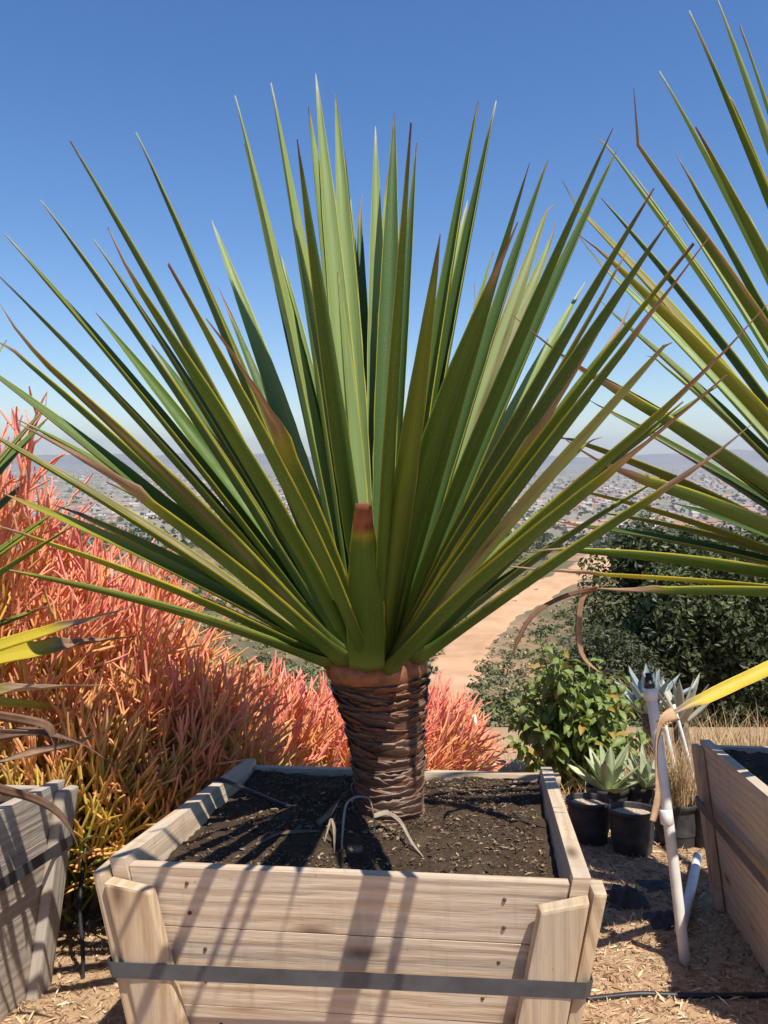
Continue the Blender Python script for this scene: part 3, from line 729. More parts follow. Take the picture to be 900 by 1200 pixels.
# steep inner leaves round the growing point
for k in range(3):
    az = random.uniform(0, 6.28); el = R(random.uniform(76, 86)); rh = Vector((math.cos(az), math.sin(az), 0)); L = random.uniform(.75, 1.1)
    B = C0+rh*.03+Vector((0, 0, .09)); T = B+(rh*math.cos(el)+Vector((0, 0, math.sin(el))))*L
    sword('leaf', B, T, random.uniform(.045, .062), rh, plant, plant.location, bow=.01, roll=random.uniform(-.4, .4), base_col=DEEP if math.sin(az) < 0 else PALE, style='n')  # viewer-side leaves coloured as if shaded, far ones as if sunlit
# the short cut leaf in front, brown at its cut end
Bf = at(430, 784, CY-.172); Tf = at(421, 436, CY-.66)
o = sword('leaf', Bf, Tf, .078, Vector((0, -1, 0)), plant, plant.location, bow=.0, roll=.12, base_col=GREEN*1.05, style='n', margin=.85, cut=.66, thick=.003, chan=.10,
      prof=([0, .05, .15, .3, .5, .66, 1], [.95, 1.02, 1.06, 1.0, .70, .36, .34]))
o['label'] = 'short leaf with a brown cut end'
a = o.data.color_attributes['Col']; cc = np.zeros(len(a.data)*4, np.float32); a.data.foreach_get('color', cc); cc = cc.reshape(-1, 4)
tt = np.repeat(np.linspace(0, 1, 27), 18); xx = np.tile(np.concatenate([np.linspace(-1, 1, 9), np.linspace(1, -1, 9)]), 27); jg = np.array([mnoise.noise((x*2.2, 3.3, 0)) for x in xx]); ed = .855+.035*jg+.05*np.maximum(0, xx)**2
yk = np.clip((tt-ed+.06)/.05, 0, 1)[:, None]*.6; cc[:, :3] = cc[:, :3]*(1-yk)+np.array((.42, .30, .04))*yk
mk = np.clip((tt-ed)/.012, 0, 1)[:, None]; bn = np.array([mnoise.noise((t*22, x*3, 1)) for t, x in zip(tt, xx)])[:, None]; cc[:, :3] = cc[:, :3]*(1-mk)+np.array((.24, .085, .045))*(1+.6*bn)*mk
vv = np.zeros(len(o.data.vertices)*3); o.data.vertices.foreach_get('co', vv); vv = vv.reshape(-1, 3); vv[-18:, 2] += .010*np.array([mnoise.noise((x*3.7, 8, 0)) for x in xx[-18:]])-.004*np.abs(xx[-18:]); vv[-18:, 1] += .006; o.data.vertices.foreach_set('co', vv.ravel()); a.data.foreach_set('color', cc.ravel())

# trunk with stacked leaf scars
scar_me = []
for v in range(10):
    arc = R(random.uniform(48, 92)); m = 17; V = []; C = []; red = v >= 6
    for i in range(m):
        t = -arc/2+arc*i/(m-1); e = 1-abs(2*i/(m-1)-1)**4; jag = mnoise.noise((i*.45, v*3.1, 1))*.8+mnoise.noise((i*1.7, v*5.1, 4))*.45
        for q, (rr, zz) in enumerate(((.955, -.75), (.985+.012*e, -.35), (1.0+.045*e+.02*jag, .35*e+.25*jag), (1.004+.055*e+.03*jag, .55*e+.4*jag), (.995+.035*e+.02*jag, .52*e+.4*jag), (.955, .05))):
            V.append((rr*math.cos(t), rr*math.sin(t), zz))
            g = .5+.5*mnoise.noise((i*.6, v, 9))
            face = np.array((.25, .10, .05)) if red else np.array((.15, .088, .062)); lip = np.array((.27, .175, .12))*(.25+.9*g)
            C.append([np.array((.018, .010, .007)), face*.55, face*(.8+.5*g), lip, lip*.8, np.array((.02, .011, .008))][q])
    F = [(i*6+k, (i+1)*6+k, (i+1)*6+k+1, i*6+k+1) for i in range(m-1) for k in range(5)]
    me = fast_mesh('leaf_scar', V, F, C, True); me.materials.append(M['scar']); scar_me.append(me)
TPX = [(985, 455, 41), (960, 455, 42.5), (930, 455.5, 42.5), (900, 455, 43), (870, 453, 45), (845, 451, 48), (820, 448, 53), (800, 445, 57), (785, 442.5, 61), (774, 441, 61), (762, 441, 48)]
def build_trunk(plant, prof, scars=True):
    V = []; F = []; S = 36
    for c, r in prof:
        for k in range(S):
            t = 2*math.pi*k/S; rr = r*(1+.02*mnoise.noise((math.cos(t)*2, math.sin(t)*2, c.z*9)))
            V.append(Vector((c.x+rr*math.cos(t), c.y+rr*math.sin(t), c.z))-plant.location)
    for i in range(len(prof)-1):
        for k in range(S): F.append((i*S+k, i*S+(k+1) % S, (i+1)*S+(k+1) % S, (i+1)*S+k))
    F.append(tuple(range((len(prof)-1)*S, len(prof)*S)))
    tr = link('trunk', poly_mesh('trunk', V, F), plant, M['trunk'])
    if not scars: return tr
    zs = [c.z for c, r in prof]; n = 0; z = zs[0]+.03; row = 0
    while z < zs[-3]-.004:
        r = float(np.interp(z, zs, [r for c, r in prof])); cx = float(np.interp(z, zs, [c.x for c, r in prof])); cy = float(np.interp(z, zs, [c.y for c, r in prof]))
        cnt = 8; pitch = .0138 if z < zs[0]+.2 else .0120; hi = (z-zs[0])/(zs[-3]-zs[0])
        for k in range(cnt):
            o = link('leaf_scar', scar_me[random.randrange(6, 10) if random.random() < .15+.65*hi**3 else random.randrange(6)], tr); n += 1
            ph = 2*math.pi*(k+(row*.382) % 1)/cnt+random.uniform(-.12, .12)
            o.location = Vector((cx, cy, z+random.uniform(-.0045, .0045)))-plant.location; s = r*random.uniform(.975, 1.045)
            o.scale = (s, s, pitch*random.uniform(.8, 1.7)); o.rotation_euler = (random.uniform(-.17, .17), random.uniform(-.17, .17), ph)
        z += pitch*random.uniform(.85, 1.2); row += 1
    return tr
prof = [(at(x, y, CY), w*.00193) for y, x, w in TPX]
tr0 = build_trunk(plant, prof)
ct = [(at(441, 792, CY), .113), (at(441, 787, CY), .1205), (at(441, 780, CY), .1235), (at(441, 772, CY), .121), (at(441, 764, CY), .105)]; V = []; F = []
for c, r in ct:
    for k in range(40):
        t = 2*math.pi*k/40; V.append(Vector((c.x+r*math.cos(t), c.y+r*math.sin(t), c.z+.011*mnoise.noise((k*.9, c.z*40, 0))))-plant.location)
F = [(i*40+k, i*40+(k+1) % 40, (i+1)*40+(k+1) % 40, (i+1)*40+k) for i in range(4) for k in range(40)]
cl_ = link('collar', poly_mesh('collar', V, F), tr0, M['collar']); cl_['label'] = 'reddish collar under the leaf bases'

# --- plant at the right: its crown stands beyond the frame, its leaves reach in
CR = at(1092, 702, 2.25); base_rp = Vector((CR.x-.01, CR.y, base_r.z+HB-.04)) 
plant_r = empty('sword_leaf_plant', base_rp); tag(plant_r, 'sword-leaved rosette over the box by the white standpipe, drying leaf ends', 'plant', 'sword-leaved plants in boxes')
SPEC_R = [
 (836, -14, 1.55, 1, P_(w=.045, style='w')), (808, 12, 1.50, -1, G_(dz=-.6, w=.062, style='w')),
 (773, 83, 1.48, 1, P_(w=.060, style='w', bow=.06)), (816, 148, 1.25, -1, G_(dz=-0.8, w=.074, style='r')),
 (725, 140, 1.45, -1, G_(dz=-0.75, w=.070, style='r', dry=.04, bow=.05)), (694, 147, 1.55, 1, P_(w=.048, dry=.06, bow=.05)),
 (705, 232, 1.45, 1, K_(w=.045, bow=.05)), (660, 226, 1.5, 1, G_(w=.058, dry=.05, yfrac=.4, bow=.05)),
 (677, 268, 1.30, -1, G_(dz=-.62, roll=.5, w=.070, dry=.07, yfrac=.28, margin=.8, bow=.05)), (678, 285, 1.5, 1, P_(w=.045, dry=.08, bow=.05)),
 (594, 390, 1.30, -1, G_(dz=-0.72, roll=.5, w=.074, dry=.20, bow=.06, margin=.6)), (648, 530, 1.12, -1, G_(dz=-0.62, roll=.6, w=.080, dry=.18, bow=.05)),
 (648, 508, 1.2, 1, G_(roll=.6, w=.075, yfrac=.25, bow=.06)), (650, 568, 1.15, 1, G_(w=.04, dry=.08, yfrac=.5, bow=.05)),
 (624, 642, 1.12, -1, G_(w=.075, dry=.07, bow=.045, roll=.7)), (560, 668, 1.25, -1, G_(w=.035, dry=.26, yfrac=.8, bow=.03)),
 (684, 694, .98, -1, G_(w=.072, dry=.20, bow=.03, roll=.7)), (700, 438, 1.25, 1, K_(roll=.5, w=.075, bow=.06)),
 (878, 252, 1.3, 1, P_(w=.045, style='w')), (868, 30, 1.5, 1, P_(w=.05)), (735, 330, 1.38, 1, P_(w=.045, style='w', bow=.05)),
 (690, 470, 1.3, 1, K_(w=.05, dry=.1, bow=.05)), (790, 590, 1.0, 1, K_(w=.05, bow=.05)), (760, 655, 1.0, 1, K_(w=.045, dry=.15, bow=.04)),
 (800, 255, 1.4, 1, P_(w=.05)), (740, 200, 1.5, 1, P_(w=.04, style='w')), (716, 545, 1.15, 1, G_(w=.05, bow=.05)),
 (850, 96, 1.45, 1, P_(w=.055)), (790, 178, 1.45, 1, G_(w=.05)), (700, 352, 1.4, 1, G_(w=.055, bow=.05)), (752, 408, 1.3, 1, P_(w=.05, bow=.05)), (655, 420, 1.4, 1, G_(w=.05, dry=.1, bow=.05)), (700, 600, 1.15, 1, G_(w=.055, bow=.05, margin=.8)), (640, 612, 1.2, 1, K_(w=.05, dry=.12, bow=.05)),
 (930, 40, 1.4, -1, G_(w=.07)), (1000, 10, 1.4, 1, P_(w=.07)), (1090, 60, 1.35, -1, G_(w=.07)), (1150, 20, 1.4, 1, P_(w=.07)), (1240, 120, 1.35, 1, G_(w=.07)),
 (1330, 200, 1.35, -1, G_(w=.07)), (1400, 330, 1.3, 1, G_(w=.07)), (1420, 480, 1.25, -1, G_(w=.07)), (1180, 300, 1.2, -1, G_(w=.07)),
]
for i, sp in enumerate(SPEC_R): crown_leaf(plant_r, CR, .115, sp, i)
# a low yellow leaf whose dry end has folded down
yl = sword('leaf', CR+Vector((-.09, -.06, -.02)), at(770, 846, 1.90), .040, Vector((-1, -.3, 0)), plant_r, plant_r.location, bow=.02, base_col=np.array((.52, .40, .05)), style='n', margin=.1, roll=-.75, dry=.12,
           prof=([0, .1, .5, .8, .9, 1.0], [1.1, .9, 1.0, .85, .62, .40]))
yl['label'] = 'bright yellow dying leaf'
def strip(name, pts, widths, parent, col, mat, tw=.6, origin=None):
    """a thin dry ribbon along points, with a little thickness"""
    P = np.array([tuple(p) for p in pts], float); t = np.linspace(0, 1, len(P)); tt = np.linspace(0, 1, 22)
    Q = np.stack([np.interp(tt, t, P[:, k]) for k in range(3)], 1)
    for _ in range(3): Q[1:-1] = (Q[:-2]+2*Q[1:-1]+Q[2:])/4
    w = np.interp(tt, np.linspace(0, 1, len(widths)), widths); T = nrm(np.gradient(Q, axis=0)); V = []; C = []
    ref = np.array((.3, -.85, .42)); ph = random.uniform(0, 6)
    for i in range(22):
        n = ref-T[i]*ref.dot(T[i]); n /= np.linalg.norm(n); s = np.cross(T[i], n); a = tw*math.sin(tt[i]*5+ph)+tw*tt[i]
        s2 = s*math.cos(a)+n*math.sin(a); n2 = np.cross(s2, T[i])
        for x, y in ((-1, 0), (-.3, -.25), (.4, -.22), (1, 0.1), (.4, -.10), (-.3, -.12)):
            V.append(Q[i]+s2*x*w[i]/2+n2*y*w[i]/2); C.append(np.array(col)*(.75+.5*(mnoise.noise((tt[i]*9+ph, x, 0))*.5+.5)))
    F = [(i*6+k, i*6+(k+1) % 6, (i+1)*6+(k+1) % 6, (i+1)*6+k) for i in range(21) for k in range(6)]
    V = np.array(V)-np.array(origin if origin is not None else (0, 0, 0))
    return link(name, fast_mesh(name, V, F, C), parent, mat)
PO = plant_r.location
strip('dry_leaf_end', [at(792, 836, 1.90), at(776, 843, 1.885), at(769, 868, 1.88), at(769, 905, 1.875), at(772, 935, 1.87), at(765, 962, 1.86)], [.034, .030, .030, .020, .026, .018], plant_r, (.50, .34, .20), M['dry'], .5, PO)
strip('dry_leaf_end', [at(700, 690, 1.78), at(672, 694, 1.77), at(640, 708, 1.76), at(618, 726, 1.75), at(606, 752, 1.745), at(597, 775, 1.74), at(593, 795, 1.74)], [.014, .010, .010, .010, .009, .005, .003], plant_r, (.20, .11, .07), M['dry'], 1.0, PO)
strip('dry_leaf_end', [at(690, 692, 1.78), at(680, 702, 1.775), at(677, 735, 1.77), at(680, 768, 1.76), at(696, 783, 1.75), at(716, 796, 1.745), at(740, 806, 1.74)], [.010, .013, .014, .012, .012, .010, .002], plant_r, (.32, .20, .12), M['dry'], .8, PO)
build_trunk(plant_r, [(base_rp+Vector((0, 0, -.02)), .085), (base_rp+Vector((0, 0, .15)), .088), (base_rp*.35+CR*.65, .1), (Vector((CR.x, CR.y, CR.z-.02)), .122), (Vector((CR.x, CR.y, CR.z+.03)), .1)], False)

# --- plant at the left
CL = at(-265, 842, 1.74); base_lp = Vector((CL.x, CL.y, base_l.z+HB-.04))
plant_l = empty('sword_leaf_plant', base_lp); tag(plant_l, 'sword-leaved rosette with yellow brown-tipped leaves over the grey box', 'plant', 'sword-leaved plants in boxes')
SPEC_L = [
 (150, 714, 1.0, -1, G_(roll=.8, w=.066, dry=.20, yfrac=.8, base_col=YEL*.7, bow=.05)), (168, 746, 1.0, 1, G_(roll=.8, w=.070, dry=.36, yfrac=.8, base_col=YEL*.6, bow=.05)),
 (125, 802, .95, -1, K_(roll=.7, w=.062, dry=.34, bow=.05)), (98, 832, .85, 1, G_(roll=.8, w=.045, dry=.15, yfrac=.9, base_col=YEL*.8, bow=.04)),
 (62, 468, 1.25, 1, K_(w=.05)), (58, 488, 1.25, 1, G_(w=.055)), (42, 556, 1.15, 1, G_(w=.05)), (72, 598, 1.12, 1, G_(w=.05, yfrac=.2)), (84, 616, 1.1, -1, K_(w=.05)),
 (80, 703, .95, 1, K_(w=.045, dry=.2)), (8, 398, 1.3, 1, P_(w=.05)), (88, 585, 1.15, 1, G_(w=.03, dry=.1)), (40, 745, .9, 1, K_(w=.05, dry=.3)),
 (-120, 200, 1.3, 1, G_()), (-300, 150, 1.35, -1, G_()), (-420, 180, 1.35, 1, G_()), (-60, 320, 1.3, 1, G_()), (-560, 320, 1.3, -1, G_()), (-200, 420, 1.0, -1, G_()),
 (30, 862, .85, -1, G_(roll=.8, w=.06, dry=.5, yfrac=.9, base_col=YEL*.8)), 
]
for i, sp in enumerate(SPEC_L): crown_leaf(plant_l, CL, .11, sp, i)
LO = plant_l.location
strip('dry_leaf', [at(-60, 900, 1.62), at(0, 925, 1.66), at(38, 934, 1.69), at(66, 948, 1.71), at(86, 975, 1.72), at(96, 1005, 1.73)], [0.0204, 0.019, 0.0177, 0.015, 0.0095, 0.0027], plant_l, (.15, .09, .06), M['dry'], .6, LO)
strip('dry_leaf', [at(-60, 872, 1.7), at(0, 862, 1.76), at(40, 855, 1.78), at(70, 862, 1.79), at(100, 872, 1.8), at(135, 898, 1.81)], [0.0231, 0.0231, 0.0204, 0.0163, 0.0095, 0.0027], plant_l, (.17, .10, .07), M['dry'], .6, LO)
strip('dry_leaf', [at(-60, 830, 1.7), at(20, 842, 1.76), at(60, 850, 1.78), at(66, 880, 1.79), at(60, 905, 1.8)], [0.0231, 0.0231, 0.0204, 0.0163, 0.0054], plant_l, (.20, .12, .08), M['dry'], .9, LO)
strip('dry_leaf', [at(-60, 905, 1.72), at(0, 893, 1.80), at(40, 880, 1.83), at(85, 872, 1.85), at(110, 862, 1.86)], [0.0204, 0.0204, 0.0177, 0.0136, 0.0027], plant_l, (.26, .17, .11), M['dry'], .9, LO)
build_trunk(plant_l, [(base_lp+Vector((0, 0, -.02)), .085), (base_lp*.5+CL*.5, .09), (Vector((CL.x, CL.y, CL.z-.02)), .118), (Vector((CL.x, CL.y, CL.z+.03)), .1)], False)

# ------------------------------------------------------------------ fire stick shrubs
PGRN, PYEL, PORG, PPNK = np.array((.16, .20, .03)), np.array((.66, .54, .10)), np.array((.92, .48, .19)), np.array((.94, .36, .27))
def palette(v):
    v = np.clip(v, 0, 1)[:, None]; a = np.clip(v/.3, 0, 1); b = np.clip((v-.3)/.3, 0, 1); c = np.clip((v-.6)/.3, 0, 1)
    return PGRN+(PYEL-PGRN)*a+(PORG-PYEL)*b+(PPNK-PORG)*c
def sticks_mesh(S, Mi, E, r0, r1, c0, c1, origin, name):
    N = len(S); sides = 5; rings = np.array([0, .35, .7, 1.0]); V = np.zeros((N, 4, sides, 3)); C = np.zeros((N, 4, sides, 3))
    ref = nrm(rng.normal(size=(N, 3)))
    for i, t in enumerate(rings):
        p = (1-t)**2*S+2*(1-t)*t*Mi+t*t*E; T = nrm(2*(1-t)*(Mi-S)+2*t*(E-Mi)); Aa = nrm(np.cross(T, ref)); Bb = np.cross(T, Aa)
        r = (r0+(r1-r0)*t)*(.7 if t == 1 else 1)
        for k in range(sides):
            th = 2*math.pi*k/sides; V[:, i, k] = p+r[:, None]*(math.cos(th)*Aa+math.sin(th)*Bb)
        C[:, i] = palette(c0+(c1-c0)*t)[:, None, :]
    base = (np.arange(N)*4*sides)[:, None, None]; F = []
    i, k = np.meshgrid(np.arange(3), np.arange(sides), indexing='ij'); k2 = (k+1) % sides
    q = np.stack([i*sides+k, i*sides+k2, (i+1)*sides+k2, (i+1)*sides+k], -1).reshape(1, -1, 4)
    F = (base+q).reshape(-1, 4)
    return fast_mesh(name, V.reshape(-1, 3)-np.array(origin), F, C.reshape(-1, 3))
def fire_bush(x, y, rx, ry, h, count, warm, label, lean=(0, 0)):
    g = ground(x, y); org = Vector((x, y, g)); o = empty('fire_stick_shrub', org); tag(o, label, 'shrub', 'fire stick shrubs behind the boxes')
    N = count; d = nrm(rng.normal(size=(N, 3))); d[:, 2] = np.abs(d[:, 2])*1.0-.10
    d = nrm(d); rad = rng.uniform(.5, 1, N)**.55
    lump = 1+.16*np.sin(d[:, 0]*7+x*5)*np.sin(d[:, 1]*6+y*3)+.10*np.sin(d[:, 2]*9+x)
    ctr = np.array((x, y, g+h*.28)); sc = np.array((rx, ry, h*.72-.15))
    node = ctr+d*rad[:, None]*lump[:, None]*sc; node[:, 2] = np.maximum(node[:, 2], g+.05)
    hn = (node[:, 2]-g)/h
    node[:, 0] += lean[0]*hn; node[:, 1] += lean[1]*hn
    grow = nrm(d*np.array((.75, .75, .5))+np.array((.12, -.06, 1.0))*(0.35+hn[:, None])+rng.normal(size=(N, 3))*.22)
    heat = np.clip(warm-.06+.62*hn+.22*(rad-.7)+rng.normal(size=N)*.10, 0, 1.1)
    S, Mi, E, r0, r1, c0, c1 = [], [], [], [], [], [], []
    def put(s, e, bend, a, b, u, v):
        S.append(s); E.append(e); Mi.append((s+e)/2+bend); r0.append(a); r1.append(b); c0.append(u); c1.append(v)
    pl_ = rng.uniform(.10, .2, (N, 1)); par = node-grow*pl_-np.array((0, 0, .02))
    put(par, node, rng.normal(size=(N, 3))*.012, np.full(N, .0062), np.full(N, .0050), heat-.38, heat-.18)
    for k in range(4):
        dk = nrm(grow+rng.normal(size=(N, 3))*.27); Lk = rng.uniform(.08, .17, (N, 1))
        e = node+dk*Lk; put(node, e, rng.normal(size=(N, 3))*.008+np.array((0, 0, -.005)), np.full(N, .0048), rng.uniform(.0038, .0045, N), heat-.18, heat+.05)
        if k < 3:
            for w in range(2):
                d2 = nrm(dk+rng.normal(size=(N, 3))*.25+np.array((0, 0, .12))); L2 = rng.uniform(.06, .13, (N, 1))
                put(e, e+d2*L2, rng.normal(size=(N, 3))*.006, np.full(N, .0043), rng.uniform(.0033, .0040, N), heat+.03, heat+.25)
    S, Mi, E = map(np.concatenate, (S, Mi, E)); r0, r1, c0, c1 = map(np.concatenate, (r0, r1, c0, c1))
    st = link('sticks', sticks_mesh(S, Mi, E, r0, r1, c0, c1, org, 'sticks'), o, M['stick']); st['kind'] = 'stuff'
    for k in range(9):                           # woody stems
        a = random.uniform(0, 6.28); e = Vector((math.cos(a)*rx*.55, math.sin(a)*ry*.55, h*random.uniform(.45, .62)))
        b = Vector((math.cos(a)*.06, math.sin(a)*.06, -.03)); P = [b.lerp(e, t)+Vector((0, 0, -.06*math.sin(t*3.1))) for t in np.linspace(0, 1, 6)]
        V, F = tube_path(P, np.linspace(.018, .007, 6), 6); link('stem', poly_mesh('stem', V, F), o, M['bark'])
fire_bush(-1.95, 2.95, .55, .5, 1.62, 420, .30, 'tallest fire stick shrub, coral red crown against the sky')
fire_bush(-1.42, 2.90, .48, .48, 1.54, 420, .26, 'coral and orange fire stick shrub rising behind the grey box')
fire_bush(-1.02, 3.02, .42, .45, 1.16, 380, .26, 'coral fire stick shrub between the grey and the central box, mid height')
fire_bush(-.72, 2.74, .34, .30, .74, 300, .16, 'orange and yellow fire stick shrub touching the central box side')
fire_bush(-1.00, 2.52, .30, .26, .70, 260, .02, 'yellow green fire stick shrub in the gap between two boxes')
fire_bush(-.56, 3.30, .38, .40, .66, 320, .30, 'coral pink fire stick shrub behind the central box corner')
fire_bush(-.20, 3.46, .32, .36, .56, 280, .34, 'pink fire stick shrub behind the trunk of the central plant')
fire_bush(.10, 3.75, .28, .34, .54, 240, .36, 'small pink fire stick shrub beside the dirt road view')
fire_bush(.27, 4.05, .12, .24, .46, 150, .36, 'low pink fire stick shrub next to the slender white stake')
fire_bush(-1.55, 2.42, .3, .2, .75, 200, .05, 'yellow green fire stick shrub behind the grey box rim')

# ------------------------------------------------------------------ pots with agaves
def agave(loc, name, label, n, L, W, colr, group=None, spread=(18, 80), seed=1, potted=True):
    random.seed(seed); o = empty(name, loc); tag(o, label, 'agave', group)
    for k in range(n):
        f = (k+.5)/n; az = k*2.39996+random.uniform(-.15, .15); el = R(spread[0]+(spread[1]-spread[0])*f+random.uniform(-6, 6))
        rh = Vector((math.cos(az), math.sin(az), 0)); B = Vector(loc)+rh*(.012*(1-f))+Vector((0, 0, .02*f)); l = L*(1-.2*f)*random.uniform(.8, 1.1)
        T = B+(rh*math.cos(el)+Vector((0, 0, math.sin(el))))*l
        sword('leaf', B, T, W*random.uniform(.85, 1.1), rh, o, loc, bow=random.uniform(-.1, .0), base_col=np.array(colr)*random.uniform(.85, 1.15), style='r', margin=.25, n=12, thick=W*.12, chan=.5, mat=M['agave'],
              prof=([0, .12, .35, .55, .8, .93, 1], [.75, .72, .95, 1.0, .62, .22, .03]))
    return o
POT_PROF = lambda r, h: [(0, 0), (r*.80, 0), (r*.82, .004), (r*.955, h*.86), (r*.965, h*.88), (r*1.03, h*.885), (r*1.035, h*.99), (r*1.02, h), (r*.965, h), (r*.955, h*.97), (r*.93, h*.5), (r*.9, h*.3)]
pot_q = Quaternion((1, 0, 0), -TILT*.8)
def pot(px, py, Y, r, h, label):
    p = at(px, py, Y); p.z = ground(p.x, p.y)-.006
    o = empty('nursery_pot', p, pot_q); tag(o, label, 'pot', 'black nursery pots')
    link('pot_body', lathe('pot_body', POT_PROF(r, h)), o, M['pot'])
    n = 16; V = [(0, 0, h*.86)]; F = []
    for j in range(1, 6):
        for k in range(n):
            t = 2*math.pi*k/n; rr = r*.95*j/5; V.append((rr*math.cos(t), rr*math.sin(t), h*.86+.006*mnoise.noise((rr*50*math.cos(t), rr*50*math.sin(t), r*99))))
    F += [(0, 1+k, 1+(k+1) % n) for k in range(n)]
    F += [(1+j*n+k, 1+(j+1)*n+k, 1+(j+1)*n+(k+1) % n, 1+j*n+(k+1) % n) for j in range(4) for k in range(n)]
    link('potting_mix', poly_mesh('potting_mix', V, F), o, M['potsoil'])
    return p+pot_q@Vector((0, 0, h*.86))
pr, ph = .090, .175
T1 = pot(741, 1013, 3.17, pr, ph, 'black pot of bare pale mix in front of the green agaves')
T2 = pot(690, 1003, 3.30, pr, ph, 'black pot half hidden behind the central box side')
T3 = pot(792, 1005, 3.26, pr, ph, 'black pot holding a dead straw weed beside the standpipe')
T4 = pot(712, 985, 3.52, pr, ph, 'black pot holding the green agave nearest the central box')
T5 = pot(756, 984, 3.54, pr, ph, 'black pot holding a small grey agave behind the bare pot')
T6 = pot(833, 1003, 3.24, pr, ph, 'black pot tucked against the right hand box')
agave(T4, 'agave', 'pale green agave in the pot near the central box', 16, .24, .055, (.36, .42, .24), seed=3, spread=(22, 82))
agave(T5, 'agave', 'small grey green agave in the pot behind the bare one', 20, .21, .034, (.27, .32, .20), seed=4, spread=(15, 80))
def planted(px, py, Y): 
    p = at(px, py, Y); p.z = ground(p.x, p.y)-.01; return p
def tall_agave(px, py, Y, **k):
    """rosette lifted on a short leafy stem so that it tops the shrub in front"""
    top = at(px, py, Y); g = ground(top.x, top.y)
    o = agave((top.x, top.y, top.z), **k)
    V, F = tube_path([(0, 0, g-top.z-.03), (.02, 0, (g-top.z)*.5), (0, 0, .02)], [.05, .045, .04], 10); link('stem', poly_mesh('stem', V, F), o, M['bark']); return o
tall_agave(760, 838, 4.75, name='agave', label='blue grey agave rising behind the leafy shrub', n=24, L=.31, W=.06, colr=(.27, .34, .36), seed=5, spread=(30, 84))
tall_agave(797, 850, 4.6, name='agave', label='pale worn agave with drying leaves behind the standpipe', n=14, L=.34, W=.05, colr=(.38, .38, .31), seed=8, spread=(38, 82))
random.seed(21)

# dead weed in the pot and the dry grass behind
def blades(name, pts, hts, cols, lean, parent=None, label=None, cat=None, wid=.003):
    V, C = [], []
    for (x, y, z), h, c in zip(pts, hts, cols):
        a = random.uniform(0, 6.28); l = random.uniform(.1, lean)*h; dx, dy = math.cos(a)*l, math.sin(a)*l; wx, wy = -math.sin(a)*wid, math.cos(a)*wid
        for k in range(3):
            f0, f1 = k/3, (k+1)/3; p0 = np.array((x+dx*f0**2, y+dy*f0**2, z+h*f0*(1-.15*f0))); p1 = np.array((x+dx*f1**2, y+dy*f1**2, z+h*f1*(1-.15*f1))); w = np.array((wx, wy, 0))
            V += [p0-w*(1-f0), p0+w*(1-f0), p1+w*(1.02-f1), p1-w*(1.02-f1)]; C += [np.array(c)*random.uniform(.85, 1.15)]*4
    o = link(name, fast_mesh(name, V, np.arange(len(V)).reshape(-1, 4), C, False), parent, M['dry']); o['kind'] = 'stuff'
    if label: tag(o, label, cat)
    return o
TANS = [(.50, .36, .20), (.42, .29, .16), (.58, .46, .29), (.34, .22, .12)]
w = empty('dead_weed', T3); tag(w, 'dead straw coloured weed standing in a black pot', 'weed')
pts = [(random.gauss(0, .03), random.gauss(0, .03), -.012) for _ in range(420)]
blades('straw', pts, [random.uniform(.08, .36) for _ in pts], [random.choice(TANS) for _ in pts], .55, w, wid=.0022)
pts, hts = [], []
for _ in range(2600):
    px = random.uniform(768, 980); Y = random.uniform(3.55, 5.3); x = (px-450)/970*Y; 
    pts.append((x, Y, ground(x, Y)-.01)); hts.append(random.uniform(.08, .36)*(1+.5*mnoise.noise((x*2, Y*2, 0))))
blades('dry_grass', pts, hts, [random.choice(TANS) for _ in pts], .8, None, 'tall dry straw grass behind the pots', 'grass', .0032)
pts, hts = [], []
for _ in range(700):
    px = random.uniform(590, 780); Y = random.uniform(3.7, 4.6); x = (px-450)/970*Y
    pts.append((x, Y, ground(x, Y)-.01)); hts.append(random.uniform(.05, .2))
blades('dry_stubble', pts, hts, [random.choice(TANS) for _ in pts], .8, None, 'short dry stubble under the leafy shrub', 'stubble', .003)

